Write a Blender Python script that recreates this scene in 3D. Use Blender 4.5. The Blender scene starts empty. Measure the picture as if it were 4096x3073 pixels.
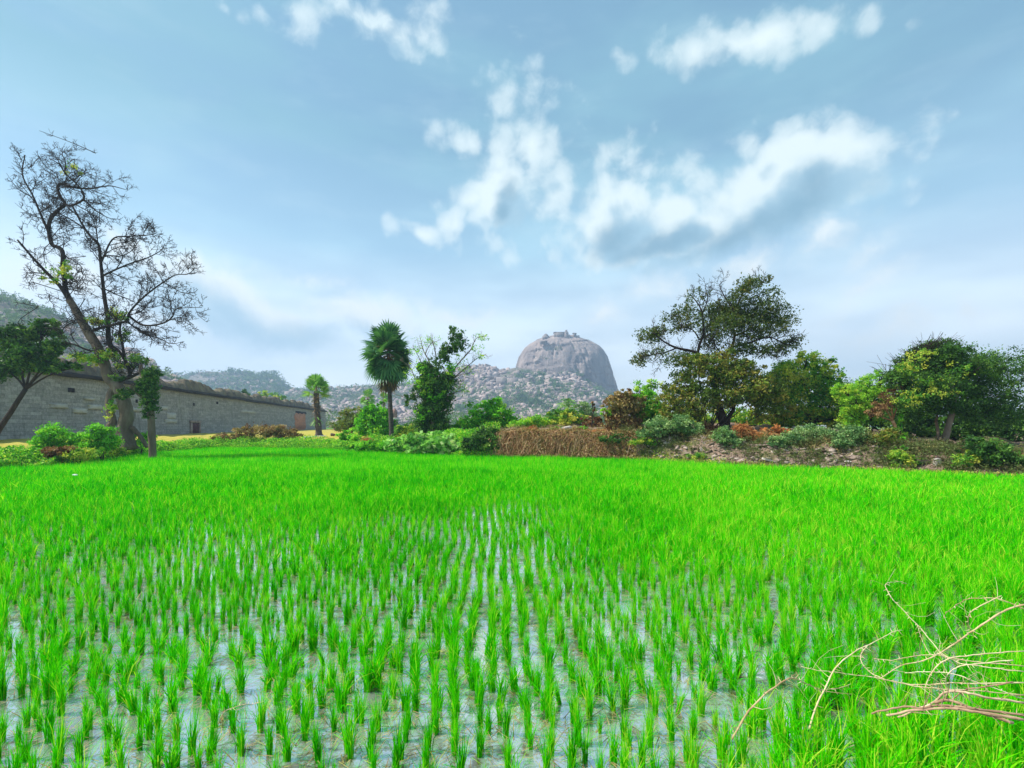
import bpy, bmesh, math, random
import numpy as np
from mathutils import Vector, Matrix

rng = np.random.default_rng(11)
random.seed(11)
scene = bpy.context.scene
COL = scene.collection

# ------------------------------------------------------------------ camera
F, CX, HY, CH = 1900.0, 2048.0, 1704.0, 2.4      # focal length in photo pixels, centre column, horizon row, eye height
cam_d = bpy.data.cameras.new("camera")
cam = bpy.data.objects.new("camera", cam_d)
COL.objects.link(cam)
cam.location = (0, 0, CH)
cam.rotation_euler = (math.radians(90), 0, 0)
cam_d.sensor_width = 36.0
cam_d.lens = F * 36.0 / 4096.0
cam_d.shift_y = (HY - 1536.5) / 4096.0
cam_d.clip_start = 0.05
cam_d.clip_end = 20000
scene.camera = cam

# ------------------------------------------------------------------ exposure
scene.view_settings.view_transform = 'Standard'
scene.view_settings.look = 'None'
scene.view_settings.exposure = 0.88
scene.view_settings.gamma = 1.0
scene.render.engine = 'CYCLES'
cy = scene.cycles
cy.use_denoising = True
cy.max_bounces = 6
cy.diffuse_bounces = 3
cy.glossy_bounces = 2
cy.transmission_bounces = 4
cy.transparent_max_bounces = 4
cy.volume_bounces = 0

# ------------------------------------------------------------------ sun and sky
SUN_EL, SUN_AZ = math.radians(50), math.radians(-96)   # azimuth from +Y, negative = to the left
sun_dir = Vector((math.sin(SUN_AZ) * math.cos(SUN_EL), math.cos(SUN_AZ) * math.cos(SUN_EL), math.sin(SUN_EL)))
sd = bpy.data.lights.new("sun", 'SUN')
sd.energy = 4.0
sd.angle = math.radians(2.0)
sd.color = (1.0, 0.95, 0.86)
sun = bpy.data.objects.new("sun", sd)
COL.objects.link(sun)
sun.rotation_euler = (-sun_dir).to_track_quat('-Z', 'Y').to_euler()


class NG:
    """small helper for node trees"""
    def __init__(self, tree):
        self.t = tree

    def n(self, typ, **kw):
        nd = self.t.nodes.new(typ)
        for k, v in kw.items():
            setattr(nd, k, v)
        return nd

    def link(self, a, b):
        self.t.links.new(a, b)

    def setin(self, sock, v):
        if hasattr(v, 'is_output') or isinstance(v, bpy.types.NodeSocket):
            self.t.links.new(v, sock)
        else:
            sock.default_value = v

    def m(self, op, a, b=0.0, c=0.0, clamp=False):
        nd = self.n('ShaderNodeMath', operation=op, use_clamp=clamp)
        for i, v in enumerate((a, b, c)):
            self.setin(nd.inputs[i], v)
        return nd.outputs[0]

    def vm(self, op, a, b=(0, 0, 0)):
        nd = self.n('ShaderNodeVectorMath', operation=op)
        self.setin(nd.inputs[0], a)
        self.setin(nd.inputs[1], b)
        return nd.outputs['Value'] if op in ('DOT_PRODUCT', 'LENGTH', 'DISTANCE') else nd.outputs['Vector']

    def scale(self, a, s):
        nd = self.n('ShaderNodeVectorMath', operation='SCALE')
        self.setin(nd.inputs[0], a)
        nd.inputs['Scale'].default_value = s
        return nd.outputs['Vector']

    def noise(self, vec, scale, detail=4, rough=0.5, out='Fac', **kw):
        nd = self.n('ShaderNodeTexNoise', **kw)
        if vec is not None:
            self.setin(nd.inputs['Vector'], vec)
        nd.inputs['Scale'].default_value = scale
        nd.inputs['Detail'].default_value = detail
        nd.inputs['Roughness'].default_value = rough
        return nd.outputs[out]

    def sstep(self, v, lo, hi, a=0.0, b=1.0):
        nd = self.n('ShaderNodeMapRange', interpolation_type='SMOOTHSTEP')
        self.setin(nd.inputs['Value'], v)
        nd.inputs['From Min'].default_value = lo
        nd.inputs['From Max'].default_value = hi
        nd.inputs['To Min'].default_value = a
        nd.inputs['To Max'].default_value = b
        return nd.outputs['Result']

    def mix(self, f, a, b, blend='MIX'):
        nd = self.n('ShaderNodeMix', data_type='RGBA', blend_type=blend)
        self.setin(nd.inputs[0], f)
        self.setin(nd.inputs[6], a if not isinstance(a, tuple) else (*a, 1.0)[:4])
        self.setin(nd.inputs[7], b if not isinstance(b, tuple) else (*b, 1.0)[:4])
        return nd.outputs[2]

    def ramp(self, f, stops):
        nd = self.n('ShaderNodeValToRGB')
        el = nd.color_ramp.elements
        while len(el) < len(stops):
            el.new(0.5)
        for e, (p, c) in zip(el, stops):
            e.position = p
            e.color = (*c, 1.0)[:4]
        self.setin(nd.inputs[0], f)
        return nd.outputs[0]


def pdir(sx, sy):
    v = Vector(((sx - CX) / F, 1.0, (HY - sy) / F))
    return v.normalized()


world = bpy.data.worlds.new("World")
scene.world = world
world.use_nodes = True
world.cycles.sampling_method = 'MANUAL'
world.cycles.sample_map_resolution = 256
wt = world.node_tree
wt.nodes.clear()
W = NG(wt)


def cloud_group(name, blobs, warp1, warp2, nscale, namp, soft, squash=1.0, billow=0.0, bias=0.0):
    """a cloud field on the sky sphere: soft ellipses of given directions, broken up by noise"""
    gt = bpy.data.node_groups.new(name, 'ShaderNodeTree')
    gt.interface.new_socket('Vector', in_out='INPUT', socket_type='NodeSocketVector')
    gt.interface.new_socket('Density', in_out='OUTPUT', socket_type='NodeSocketFloat')
    gt.interface.new_socket('Core', in_out='OUTPUT', socket_type='NodeSocketFloat')
    g = NG(gt)
    vin = g.n('NodeGroupInput').outputs[0]
    gout = g.n('NodeGroupOutput')
    n1 = g.scale(g.vm('SUBTRACT', g.noise(vin, 7.0, 1, 0.5, 'Color'), (0.5, 0.5, 0.5)), warp1)
    n2 = g.scale(g.vm('SUBTRACT', g.noise(vin, 26.0, 2, 0.6, 'Color'), (0.5, 0.5, 0.5)), warp2)
    v = g.vm('ADD', g.vm('ADD', vin, n1), n2)
    best = None
    for (sx, sy, rx, ry, tilt, gain) in blobs:
        c = pdir(sx, sy)
        right = Vector((0, 0, 1)).cross(c).normalized() * -1
        up = right.cross(c).normalized()
        ct, st = math.cos(math.radians(tilt)), math.sin(math.radians(tilt))
        a = right * ct + up * st
        b = up * ct - right * st
        k = 1.0 / math.sqrt(1 + ((sx - CX) / F) ** 2 + ((HY - sy) / F) ** 2)
        ra, rb = rx / F * k, ry / F * k
        mpb = g.n('ShaderNodeMapping', vector_type='TEXTURE')      # into the ellipse's own axes
        g.link(v, mpb.inputs['Vector'])
        mpb.inputs['Location'].default_value = c
        mpb.inputs['Rotation'].default_value = Matrix((a, b, a.cross(b))).transposed().to_euler()
        mpb.inputs['Scale'].default_value = (ra, rb, max(ra, rb))
        e = g.m('MULTIPLY_ADD', g.vm('LENGTH', mpb.outputs[0]), -gain, gain)
        best = e if best is None else g.m('SMOOTH_MAX', best, e, 0.15)
    best = g.m('MAXIMUM', best, -1.0)
    sv = g.n('ShaderNodeMapping')
    g.setin(sv.inputs['Vector'], v)
    sv.inputs['Scale'].default_value = (1, 1, squash)
    nz = g.m('MULTIPLY', g.m('SUBTRACT', g.noise(sv.outputs[0], nscale, 7, 0.68), 0.5), namp)
    if billow:
        vo = g.n('ShaderNodeTexVoronoi', feature='SMOOTH_F1')
        g.link(vin, vo.inputs['Vector'])
        vo.inputs['Scale'].default_value = 17.0
        vo.inputs['Detail'].default_value = 1.0
        vo.inputs['Roughness'].default_value = 0.55
        vo.inputs['Smoothness'].default_value = 0.35
        nz = g.m('ADD', g.m('MULTIPLY', nz, 0.6), g.m('MULTIPLY', g.m('SUBTRACT', 0.88, vo.outputs['Distance']), billow))
    dens = g.sstep(g.m('ADD', g.m('ADD', best, bias), nz), 0.0, soft)
    g.link(dens, gout.inputs[0])
    g.link(g.sstep(g.m('ADD', best, g.m('MULTIPLY', nz, 0.6)), -0.1, 0.95), gout.inputs[1])
    return gt


cumulus = cloud_group("cumulus_field", [
    (2470, 820, 183, 183, 20, 1), (2400, 900, 134, 134, 0, 0.9), (2640, 880, 159, 110, 10, 1),
    (2560, 980, 317, 85, 5, 1), (2880, 900, 317, 110, 18, 1), (3040, 770, 317, 183, 12, 1.1),
    (3260, 700, 268, 159, 15, 1), (3180, 620, 207, 110, 0, 0.9), (3420, 690, 134, 134, 0, 0.6),
    (2000, 760, 134, 195, -20, 1), (2040, 850, 73, 146, 0, 0.75), (1910, 790, 98, 49, 10, 0.6),
    (2140, 640, 110, 244, 25, 0.42), (2210, 800, 85, 159, 10, 0.42), (1850, 575, 98, 73, 0, 0.4),
    (1670, 895, 85, 49, 0, 0.55), (2470, 650, 85, 55, 10, 0.5), (1790, 870, 73, 73, 0, 0.4),
    (2980, 600, 73, 85, 20, 0.5), (2760, 760, 73, 73, 0, 0.4),
    (1500, 90, 300, 70, 5, 0.5), (3000, 150, 300, 60, -8, 0.45),
], 0.06, 0.030, 19.0, 1.9, 0.55, 1.0, 0.9, 0.12)
cores = cloud_group("cumulus_cores", [
    (2440, 960, 130, 110, 20, 1.0), (2640, 985, 330, 80, 4, 1.0), (2950, 930, 330, 85, 14, 1.0), (3200, 840, 220, 110, 20, 1.0), (3270, 760, 130, 110, 40, 1.0),
    (2045, 770, 60, 90, 0, 1.0), (2030, 860, 50, 90, 0, 1.0),
], 0.05, 0.022, 14.0, 0.9, 0.95)
bank = cloud_group("cloud_bank", [
    (760, 1130, 190, 150, -30, 1.0), (960, 1200, 260, 150, -20, 1.0), (700, 1280, 260, 160, 0, 0.9),
    (1130, 1290, 330, 130, -12, 0.9), (1450, 1270, 420, 120, -8, 0.8), (1800, 1260, 300, 80, -12, 0.6),
    (520, 1020, 140, 120, -30, 0.8), (300, 1150, 300, 220, 0, 0.8), (1250, 1120, 300, 60, -8, 0.45),
    (2420, 1290, 150, 80, 0, 0.5), (2620, 1150, 200, 90, 0, 0.45), (3000, 1060, 200, 90, 20, 0.5),
    (3300, 960, 160, 160, 45, 0.5), (3500, 1000, 170, 80, 45, 0.5), (3550, 1320, 260, 90, 12, 0.5),
    (3500, 1150, 260, 70, 30, 0.45), (3900, 1310, 120, 90, 0, 0.5), (1950, 1290, 120, 60, 0, 0.5),
], 0.085, 0.04, 13.0, 1.1, 0.60)

bank_cores = cloud_group("bank_cores", [
    (900, 1260, 300, 150, -25, 1.0), (1180, 1350, 260, 110, -8, 0.9), (680, 1190, 150, 150, -30, 1.0), (520, 1080, 110, 100, -30, 0.9),
    (1560, 1350, 200, 60, -8, 0.6), (1330, 1180, 160, 40, -10, 0.5)], 0.07, 0.02, 12.0, 0.8, 0.8)

tcw = W.n('ShaderNodeTexCoord').outputs['Generated']
vdir = W.vm('NORMALIZE', tcw)
sky = W.n('ShaderNodeTexSky', sky_type='NISHITA')
sky.sun_disc = False
sky.sun_elevation = SUN_EL
sky.sun_rotation = SUN_AZ
sky.air_density = 1.3
sky.dust_density = 2.0
sky.ozone_density = 1.5
sep = W.n('ShaderNodeSeparateXYZ')
W.link(vdir, sep.inputs[0])
zz = sep.outputs['Z']
# thin veil of high cloud over the blue, brighter towards the horizon
veil = W.ramp(W.m('MULTIPLY', zz, 1.0, clamp=True), [
    (0.0, (8.8, 9.0, 8.9)), (0.16, (6.8, 7.5, 7.9)), (0.34, (2.9, 4.6, 5.5)), (0.50, (1.6, 3.1, 3.8)), (1.0, (1.2, 2.4, 3.3))])
mp = W.n('ShaderNodeMapping')
W.link(vdir, mp.inputs['Vector'])
mp.inputs['Scale'].default_value = (1.0, 1.0, 3.2)
mp.inputs['Rotation'].default_value = (0, math.radians(12), 0)
vn = W.sstep(W.noise(mp.outputs[0], 2.6, 3, 0.55), 0.36, 0.66, 0.62, 0.95)
base = W.mix(vn, W.mix(1.0, sky.outputs[0], (0.50, 0.66, 0.80), 'MULTIPLY'), veil)
# streaks in the veil
vs = W.sstep(W.noise(mp.outputs[0], 6.0, 4, 0.6), 0.47, 0.72, 0.0, 0.16)
base = W.mix(vs, base, W.mix(0.4, veil, (5.2, 6.0, 6.4)))


def layer(prev, group, offs, bright, dark, amax, lo=0.1, hi=0.95):
    g1 = W.n('ShaderNodeGroup', node_tree=group)
    W.link(vdir, g1.inputs[0])
    g2 = W.n('ShaderNodeGroup', node_tree=group)
    W.link(W.vm('ADD', vdir, tuple(1.4 * o for o in offs)), g2.inputs[0])
    thick = g2.outputs[1]
    c = W.mix(W.sstep(thick, lo, hi), bright, dark)
    c = W.mix(W.sstep(g1.outputs[1], 0.1, 0.9, 0.45, 0.0), c, prev)
    return W.mix(W.m('MULTIPLY', g1.outputs[0], amax), prev, c)


lay = layer(base, bank, (0.004, 0.0, 0.034), (5.9, 6.2, 6.1), (3.2, 4.3, 5.1), 0.9, 0.05, 0.9)
bgp = W.n('ShaderNodeGroup', node_tree=bank_cores)
W.link(vdir, bgp.inputs[0])
lay = W.mix(W.m('MULTIPLY', bgp.outputs[0], 0.62), lay, (2.3, 3.6, 4.4))
lay = layer(lay, cumulus, (-0.022, 0.0, 0.032), (5.3, 6.0, 6.0), (2.3, 3.6, 4.4), 0.95, 0.15, 1.1)
cg = W.n('ShaderNodeGroup', node_tree=cores)
W.link(vdir, cg.inputs[0])
lay = W.mix(W.m('MULTIPLY', cg.outputs[0], 0.80), lay, (1.3, 2.4, 3.15))
bg = W.n('ShaderNodeBackground')
W.link(lay, bg.inputs['Color'])
bg.inputs['Strength'].default_value = 0.10
wo = W.n('ShaderNodeOutputWorld')
W.link(bg.outputs[0], wo.inputs['Surface'])


# ------------------------------------------------------------------ helpers
def P(sx, sy, d):
    return np.array([(sx - CX) / F * d, d, CH - (sy - HY) / F * d])


def hash3(ix, iy, iz):
    h = (ix.astype(np.int64) * 374761393 + iy.astype(np.int64) * 668265263 + iz.astype(np.int64) * 2147483647) & 0xffffffff
    h = ((h ^ (h >> 13)) * 1274126177) & 0xffffffff
    h = ((h ^ (h >> 16)) * 2246822519) & 0xffffffff
    return ((h ^ (h >> 15)) & 0xffffff) / float(0xffffff)


def vnoise(p):
    p = np.asarray(p, float)
    i = np.floor(p).astype(np.int64)
    f = p - i
    f = f * f * (3 - 2 * f)
    r = 0
    for a in (0, 1):
        for b in (0, 1):
            for c in (0, 1):
                w = (f[..., 0] if a else 1 - f[..., 0]) * (f[..., 1] if b else 1 - f[..., 1]) * (f[..., 2] if c else 1 - f[..., 2])
                r = r + w * hash3(i[..., 0] + a, i[..., 1] + b, i[..., 2] + c)
    return r


def fbm(p, octv=4):
    p = np.asarray(p, float)
    s, a, t = 0, 0.5, 0
    for k in range(octv):
        s = s + a * vnoise(p * 2 ** k + 17.3 * k)
        t += a
        a *= 0.5
    return s / t


def sm(x):
    x = np.clip(x, 0, 1)
    return x * x * (3 - 2 * x)


class Geo:
    def __init__(self):
        self.V, self.Q, self.T, self.C, self.n = [], [], [], [], 0

    def add(self, V, Q=None, T=None, tint=None):
        V = np.asarray(V, float).reshape(-1, 3)
        if Q is not None and len(Q):
            self.Q.append(np.asarray(Q, np.int64).reshape(-1, 4) + self.n)
        if T is not None and len(T):
            self.T.append(np.asarray(T, np.int64).reshape(-1, 3) + self.n)
        if tint is None:
            tint = np.full(len(V), rng.random())
        elif np.isscalar(tint):
            tint = np.full(len(V), tint)
        self.C.append(np.asarray(tint, float))
        self.V.append(V)
        self.n += len(V)
        return self

    def mesh(self, name, mat, smooth=False, origin=(0, 0, 0)):
        V = np.concatenate(self.V) - np.asarray(origin, float)
        me = bpy.data.meshes.new(name)
        me.vertices.add(len(V))
        me.vertices.foreach_set('co', V.astype(np.float32).ravel())
        Q = np.concatenate(self.Q) if self.Q else np.zeros((0, 4), np.int64)
        T = np.concatenate(self.T) if self.T else np.zeros((0, 3), np.int64)
        loops = np.concatenate([Q.ravel(), T.ravel()]).astype(np.int32)
        me.loops.add(len(loops))
        me.loops.foreach_set('vertex_index', loops)
        me.polygons.add(len(Q) + len(T))
        st = np.concatenate([np.arange(len(Q)) * 4, len(Q) * 4 + np.arange(len(T)) * 3]).astype(np.int32)
        me.polygons.foreach_set('loop_start', st)
        if smooth:
            me.polygons.foreach_set('use_smooth', np.ones(len(st), bool))
        at = me.color_attributes.new('tint', 'FLOAT_COLOR', 'POINT')
        c = np.concatenate(self.C)
        at.data.foreach_set('color', np.stack([c, c, c, np.ones_like(c)], 1).astype(np.float32).ravel())
        me.materials.append(mat)
        me.update(calc_edges=True)
        me.validate()
        return me

    def build(self, name, mat, parent=None, smooth=False, origin=(0, 0, 0)):
        me = self.mesh(name, mat, smooth, origin)
        o = bpy.data.objects.new(name, me)
        COL.objects.link(o)
        if parent is not None:
            o.parent = parent
        else:
            o.location = origin
        return o


def tag(o, label=None, cat=None, group=None, kind=None):
    for k, v in (('label', label), ('category', cat), ('group', group), ('kind', kind)):
        if v:
            o[k] = v
    return o


def thing(name, loc, label, cat, group=None):
    o = bpy.data.objects.new(name, None)
    o.empty_display_size = 0.3
    COL.objects.link(o)
    o.location = loc
    return tag(o, label, cat, group)


def norm(a):
    a = np.asarray(a, float)
    return a / (np.linalg.norm(a, axis=-1, keepdims=True) + 1e-9)


def curve(pts, n):
    """Catmull-Rom resample of a polyline to n points"""
    p = np.asarray(pts, float)
    if len(p) == 2:
        t = np.linspace(0, 1, n)[:, None]
        return p[0] * (1 - t) + p[1] * t
    p = np.vstack([2 * p[0] - p[1], p, 2 * p[-1] - p[-2]])
    m = len(p) - 3
    u = np.linspace(0, m - 1e-6, n)
    i = u.astype(int)
    t = (u - i)[:, None]
    a, b, c, d = p[i], p[i + 1], p[i + 2], p[i + 3]
    return 0.5 * ((2 * b) + (-a + c) * t + (2 * a - 5 * b + 4 * c - d) * t ** 2 + (-a + 3 * b - 3 * c + d) * t ** 3)


def tube(g, pts, rad, sides=6, tint=None, knobby=0.0, cap=True):
    p = np.asarray(pts, float)
    n = len(p)
    r = np.asarray(rad, float) * np.ones(n)
    t = norm(np.gradient(p, axis=0))
    ref = np.array([0.31, 0.17, 0.93]) if abs(t[0] @ np.array([0.31, 0.17, 0.93])) < 0.9 else np.array([1.0, 0.1, 0])
    u = norm(np.cross(t, ref))
    for k in range(1, n):
        q = u[k - 1] - t[k] * (u[k - 1] @ t[k])
        u[k] = q / (np.linalg.norm(q) + 1e-9)
    w = np.cross(t, u)
    a = np.linspace(0, 2 * np.pi, sides, endpoint=False)
    ring = np.cos(a)[None, :, None] * u[:, None] + np.sin(a)[None, :, None] * w[:, None]
    rr = r[:, None, None] * np.ones((n, sides, 1))
    if knobby:
        rr = rr * (1 + knobby * (fbm((p[:, None] + ring * 0.5) * 1.7, 3)[..., None] - 0.5) * 2)
    V = (p[:, None] + ring * rr).reshape(-1, 3)
    i = np.arange(n - 1)[:, None] * sides
    j = np.arange(sides)[None]
    k = (j + 1) % sides
    Q = np.stack([i + j, i + k, i + sides + k, i + sides + j], -1).reshape(-1, 4)
    T = None
    if cap:
        V = np.vstack([V, p[0], p[-1]])
        jj = np.arange(sides)
        T = np.vstack([np.stack([np.full(sides, n * sides), (jj + 1) % sides, jj], 1),
                       np.stack([np.full(sides, n * sides + 1), (n - 1) * sides + jj, (n - 1) * sides + (jj + 1) % sides], 1)])
    g.add(V, Q, T, tint)


def randdir(n):
    return norm(rng.normal(size=(n, 3)))


def leaves(g, c, size, width=0.5, up=0.5, droop=0.2, fold=0.12, tint=None, axis=None):
    """one folded diamond leaf at each of the points c"""
    n = len(c)
    a = randdir(n) if axis is None else norm(axis + 0.5 * randdir(n))
    a[:, 2] -= droop
    a = norm(a)
    nn = norm(randdir(n) + np.array([0, 0, up]))
    b = norm(np.cross(nn, a))
    nn = np.cross(a, b)
    L = (size * rng.uniform(0.65, 1.3, n))[:, None]
    Wd = L * width
    V = np.stack([c - a * L / 2, c + b * Wd / 2 + nn * fold * L, c + a * L / 2, c - b * Wd / 2 + nn * fold * L], 1)
    Q = np.arange(n * 4).reshape(n, 4)
    if tint is None:
        tint = rng.random(n)
    g.add(V.reshape(-1, 3), Q, None, np.repeat(tint, 4))


DENS = 1.75


def blob(g, c, r3, n, size, shell=0.35, sub=0.2, per=30, dens=None, **kw):
    """leaves in clumps spread through an uneven ellipsoid"""
    r3 = np.asarray(r3, float)
    n = int(n * (DENS if dens is None else dens))
    m = max(5, n // per)
    d = randdir(m)
    rad = shell + (1 - shell) * rng.random(m) ** 0.6
    rad *= 0.55 + 0.95 * fbm(d * 1.8 + rng.random(3) * 50, 3)
    rad[rng.random(m) < 0.07] *= 1.3
    s = c + d * rad[:, None] * r3
    k = rng.integers(0, m, n)
    ct = rng.random(m)
    spread = sub * r3.mean() * (0.35 + 0.9 * rng.random(m) ** 1.5)
    pos = s[k] + rng.normal(size=(n, 3)) * spread[k][:, None] * np.array([1, 1, 0.7])
    tint = np.clip(0.7 * ct[k] + 0.3 * rng.random(n), 0, 1)
    leaves(g, pos, size, tint=tint, **kw)
    return s


# ------------------------------------------------------------------ materials
def new_mat(name):
    m = bpy.data.materials.new(name)
    m.use_nodes = True
    m.node_tree.nodes.clear()
    return m, NG(m.node_tree)


def leaf_mat(name, stops, trans=0.35, rough=0.5, var=0.25, vscale=0.5, tcol=(1.25, 1.3, 0.6), gain=1.85, spec=0.15):
    m, g = new_mat(name)
    tint = g.n('ShaderNodeAttribute', attribute_name='tint').outputs['Fac']
    tc = g.n('ShaderNodeTexCoord').outputs['Object']
    nz = g.noise(tc, vscale, 3, 0.5)
    f = g.m('ADD', tint, g.m('MULTIPLY', g.m('SUBTRACT', nz, 0.5), 2 * var), clamp=True)
    k = len(stops)
    stops = [tuple(min(0.7, gain * ch) for ch in c) for c in stops]
    col = g.ramp(f, [(i / (k - 1), c) for i, c in enumerate(stops)])
    pr = g.n('ShaderNodeBsdfPrincipled')
    g.link(col, pr.inputs['Base Color'])
    pr.inputs['Roughness'].default_value = rough
    pr.inputs['Specular IOR Level'].default_value = spec
    tr = g.n('ShaderNodeBsdfTranslucent')
    g.link(g.mix(1.0, col, tcol, 'MULTIPLY'), tr.inputs['Color'])
    mx = g.n('ShaderNodeMixShader')
    mx.inputs[0].default_value = trans
    g.link(pr.outputs[0], mx.inputs[1])
    g.link(tr.outputs[0], mx.inputs[2])
    o = g.n('ShaderNodeOutputMaterial')
    g.link(mx.outputs[0], o.inputs[0])
    return m


def rock_mat(name, stops, scale=0.6, rough=0.9, bump=0.4, bscale=4.0, stretch=(1, 1, 1), tintamt=0.35, dist=0.1):
    m, g = new_mat(name)
    tint = g.n('ShaderNodeAttribute', attribute_name='tint').outputs['Fac']
    tc = g.n('ShaderNodeTexCoord').outputs['Object']
    mp_ = g.n('ShaderNodeMapping')
    g.link(tc, mp_.inputs['Vector'])
    mp_.inputs['Scale'].default_value = stretch
    v = mp_.outputs[0]
    nz = g.noise(v, scale, 8, 0.62)
    f = g.m('ADD', g.m('MULTIPLY', g.m('SUBTRACT', nz, 0.5), 1.6), g.m('ADD', 0.5 - tintamt / 2, g.m('MULTIPLY', tint, tintamt)), clamp=True)
    k = len(stops)
    col = g.ramp(f, [(i / (k - 1), c) for i, c in enumerate(stops)])
    pr = g.n('ShaderNodeBsdfPrincipled')
    g.link(col, pr.inputs['Base Color'])
    pr.inputs['Roughness'].default_value = rough
    pr.inputs['Specular IOR Level'].default_value = 0.2
    bp = g.n('ShaderNodeBump')
    bp.inputs['Strength'].default_value = bump
    bp.inputs['Distance'].default_value = dist
    g.link(g.noise(v, bscale, 8, 0.65), bp.inputs['Height'])
    g.link(bp.outputs[0], pr.inputs['Normal'])
    o = g.n('ShaderNodeOutputMaterial')
    g.link(pr.outputs[0], o.inputs[0])
    return m


M = {}
M['rice'] = leaf_mat('rice_blade', [(0.008, 0.22, 0.0005), (0.025, 0.45, 0.0005), (0.06, 0.61, 0.001), (0.17, 0.70, 0.002), (0.50, 0.70, 0.05)], 0.42, 0.55, 0.30, 0.25, (1.2, 1.25, 0.5), gain=1.0, spec=0.03)
M['vine_bright'] = leaf_mat('bright_vine_leaf', [(0.02, 0.09, 0.008), (0.05, 0.20, 0.012), (0.12, 0.34, 0.02), (0.32, 0.46, 0.05)], 0.4)
M['vine_dark'] = leaf_mat('dark_vine_leaf', [(0.012, 0.04, 0.010), (0.025, 0.075, 0.014), (0.05, 0.13, 0.02), (0.16, 0.24, 0.04)], 0.3, gain=1.45)
M['vine_pale'] = leaf_mat('pale_round_leaf', [(0.03, 0.11, 0.02), (0.08, 0.22, 0.03), (0.20, 0.36, 0.08), (0.46, 0.56, 0.22)], 0.3)
M['tree_olive'] = leaf_mat('olive_leaf', [(0.020, 0.035, 0.010), (0.04, 0.068, 0.012), (0.07, 0.11, 0.018), (0.16, 0.13, 0.025)], 0.3, gain=1.25)
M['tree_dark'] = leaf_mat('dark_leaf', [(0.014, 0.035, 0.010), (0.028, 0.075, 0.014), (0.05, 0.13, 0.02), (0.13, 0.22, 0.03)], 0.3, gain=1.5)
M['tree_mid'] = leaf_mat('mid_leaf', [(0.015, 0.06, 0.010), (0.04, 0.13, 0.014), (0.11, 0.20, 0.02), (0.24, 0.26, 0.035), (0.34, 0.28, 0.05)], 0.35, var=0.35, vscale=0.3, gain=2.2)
M['tree_yellow'] = leaf_mat('yellow_green_leaf', [(0.03, 0.10, 0.01), (0.09, 0.24, 0.02), (0.21, 0.38, 0.03), (0.40, 0.44, 0.06)], 0.4)
M['sage'] = leaf_mat('sage_leaf', [(0.03, 0.07, 0.025), (0.07, 0.14, 0.05), (0.14, 0.22, 0.08), (0.27, 0.30, 0.14)], 0.3)
M['dry_leaf'] = leaf_mat('dry_brown_leaf', [(0.07, 0.030, 0.013), (0.16, 0.080, 0.032), (0.30, 0.18, 0.075), (0.46, 0.32, 0.15)], 0.25, 0.7, tcol=(1.2, 1.0, 0.7), gain=1.0)
M['dry_mix'] = leaf_mat('dry_brown_green_leaf', [(0.07, 0.035, 0.014), (0.17, 0.09, 0.035), (0.15, 0.15, 0.035), (0.34, 0.24, 0.09), (0.46, 0.36, 0.20)], 0.25, 0.7, tcol=(1.2, 1.0, 0.7), gain=1.35, vscale=1.2)
M['dry_orange'] = leaf_mat('dry_orange_straw', [(0.22, 0.07, 0.02), (0.45, 0.17, 0.05), (0.62, 0.28, 0.09), (0.72, 0.42, 0.18)], 0.2, 0.8, tcol=(1.1, 1.0, 0.8), gain=1.0)
M['dry_tan'] = leaf_mat('dry_tan_grass', [(0.09, 0.07, 0.03), (0.18, 0.13, 0.06), (0.27, 0.20, 0.09), (0.24, 0.26, 0.08)], 0.25, 0.8, gain=1.5)
M['ochre_shrub'] = leaf_mat('ochre_leaf', [(0.030, 0.055, 0.010), (0.06, 0.10, 0.014), (0.10, 0.14, 0.02), (0.19, 0.14, 0.03), (0.12, 0.20, 0.025)], 0.3, var=0.35)
M['palm'] = leaf_mat('palm_leaf', [(0.014, 0.055, 0.022), (0.03, 0.09, 0.034), (0.06, 0.15, 0.045), (0.13, 0.23, 0.08)], 0.25, 0.4)
M['palm_pale'] = leaf_mat('pale_palm_leaf', [(0.03, 0.09, 0.02), (0.06, 0.16, 0.03), (0.12, 0.24, 0.05), (0.24, 0.32, 0.10)], 0.3, 0.4)
M['palm_dead'] = leaf_mat('dead_palm_leaf', [(0.05, 0.03, 0.02), (0.11, 0.065, 0.035), (0.19, 0.12, 0.06), (0.28, 0.20, 0.11)], 0.15, 0.8)
M['far_leaf'] = leaf_mat('hill_scrub_leaf', [(0.02, 0.05, 0.02), (0.04, 0.08, 0.03), (0.07, 0.13, 0.035), (0.12, 0.17, 0.05)], 0.2, vscale=0.03)
M['bark_grey'] = rock_mat('grey_bark', [(0.05, 0.035, 0.025), (0.15, 0.11, 0.08), (0.27, 0.22, 0.16)], 1.2, bump=0.6, bscale=6, stretch=(2, 2, 0.6))
M['bark_dark'] = rock_mat('dark_bark', [(0.012, 0.009, 0.008), (0.035, 0.026, 0.020), (0.07, 0.05, 0.04)], 1.5, bump=0.5, bscale=8, stretch=(2, 2, 0.5))
M['bark_palm'] = rock_mat('palm_bark', [(0.03, 0.025, 0.024), (0.085, 0.07, 0.062), (0.16, 0.14, 0.12)], 2.0, bump=0.7, bscale=5, stretch=(0.7, 0.7, 5))
M['thorn_wood'] = rock_mat('pale_thorn_wood', [(0.34, 0.22, 0.10), (0.60, 0.48, 0.27), (0.74, 0.66, 0.44)], 9, bump=0.3, bscale=60, tintamt=0.6, dist=0.004)
M['thorn_brown'] = rock_mat('brown_thorn_wood', [(0.16, 0.085, 0.05), (0.38, 0.24, 0.15), (0.62, 0.48, 0.32)], 9, bump=0.4, bscale=50, tintamt=0.6, dist=0.004)
M['twig_tan'] = rock_mat('tan_twig', [(0.18, 0.08, 0.035), (0.40, 0.21, 0.10), (0.62, 0.42, 0.24)], 3, bump=0.3, tintamt=0.8)
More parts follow.
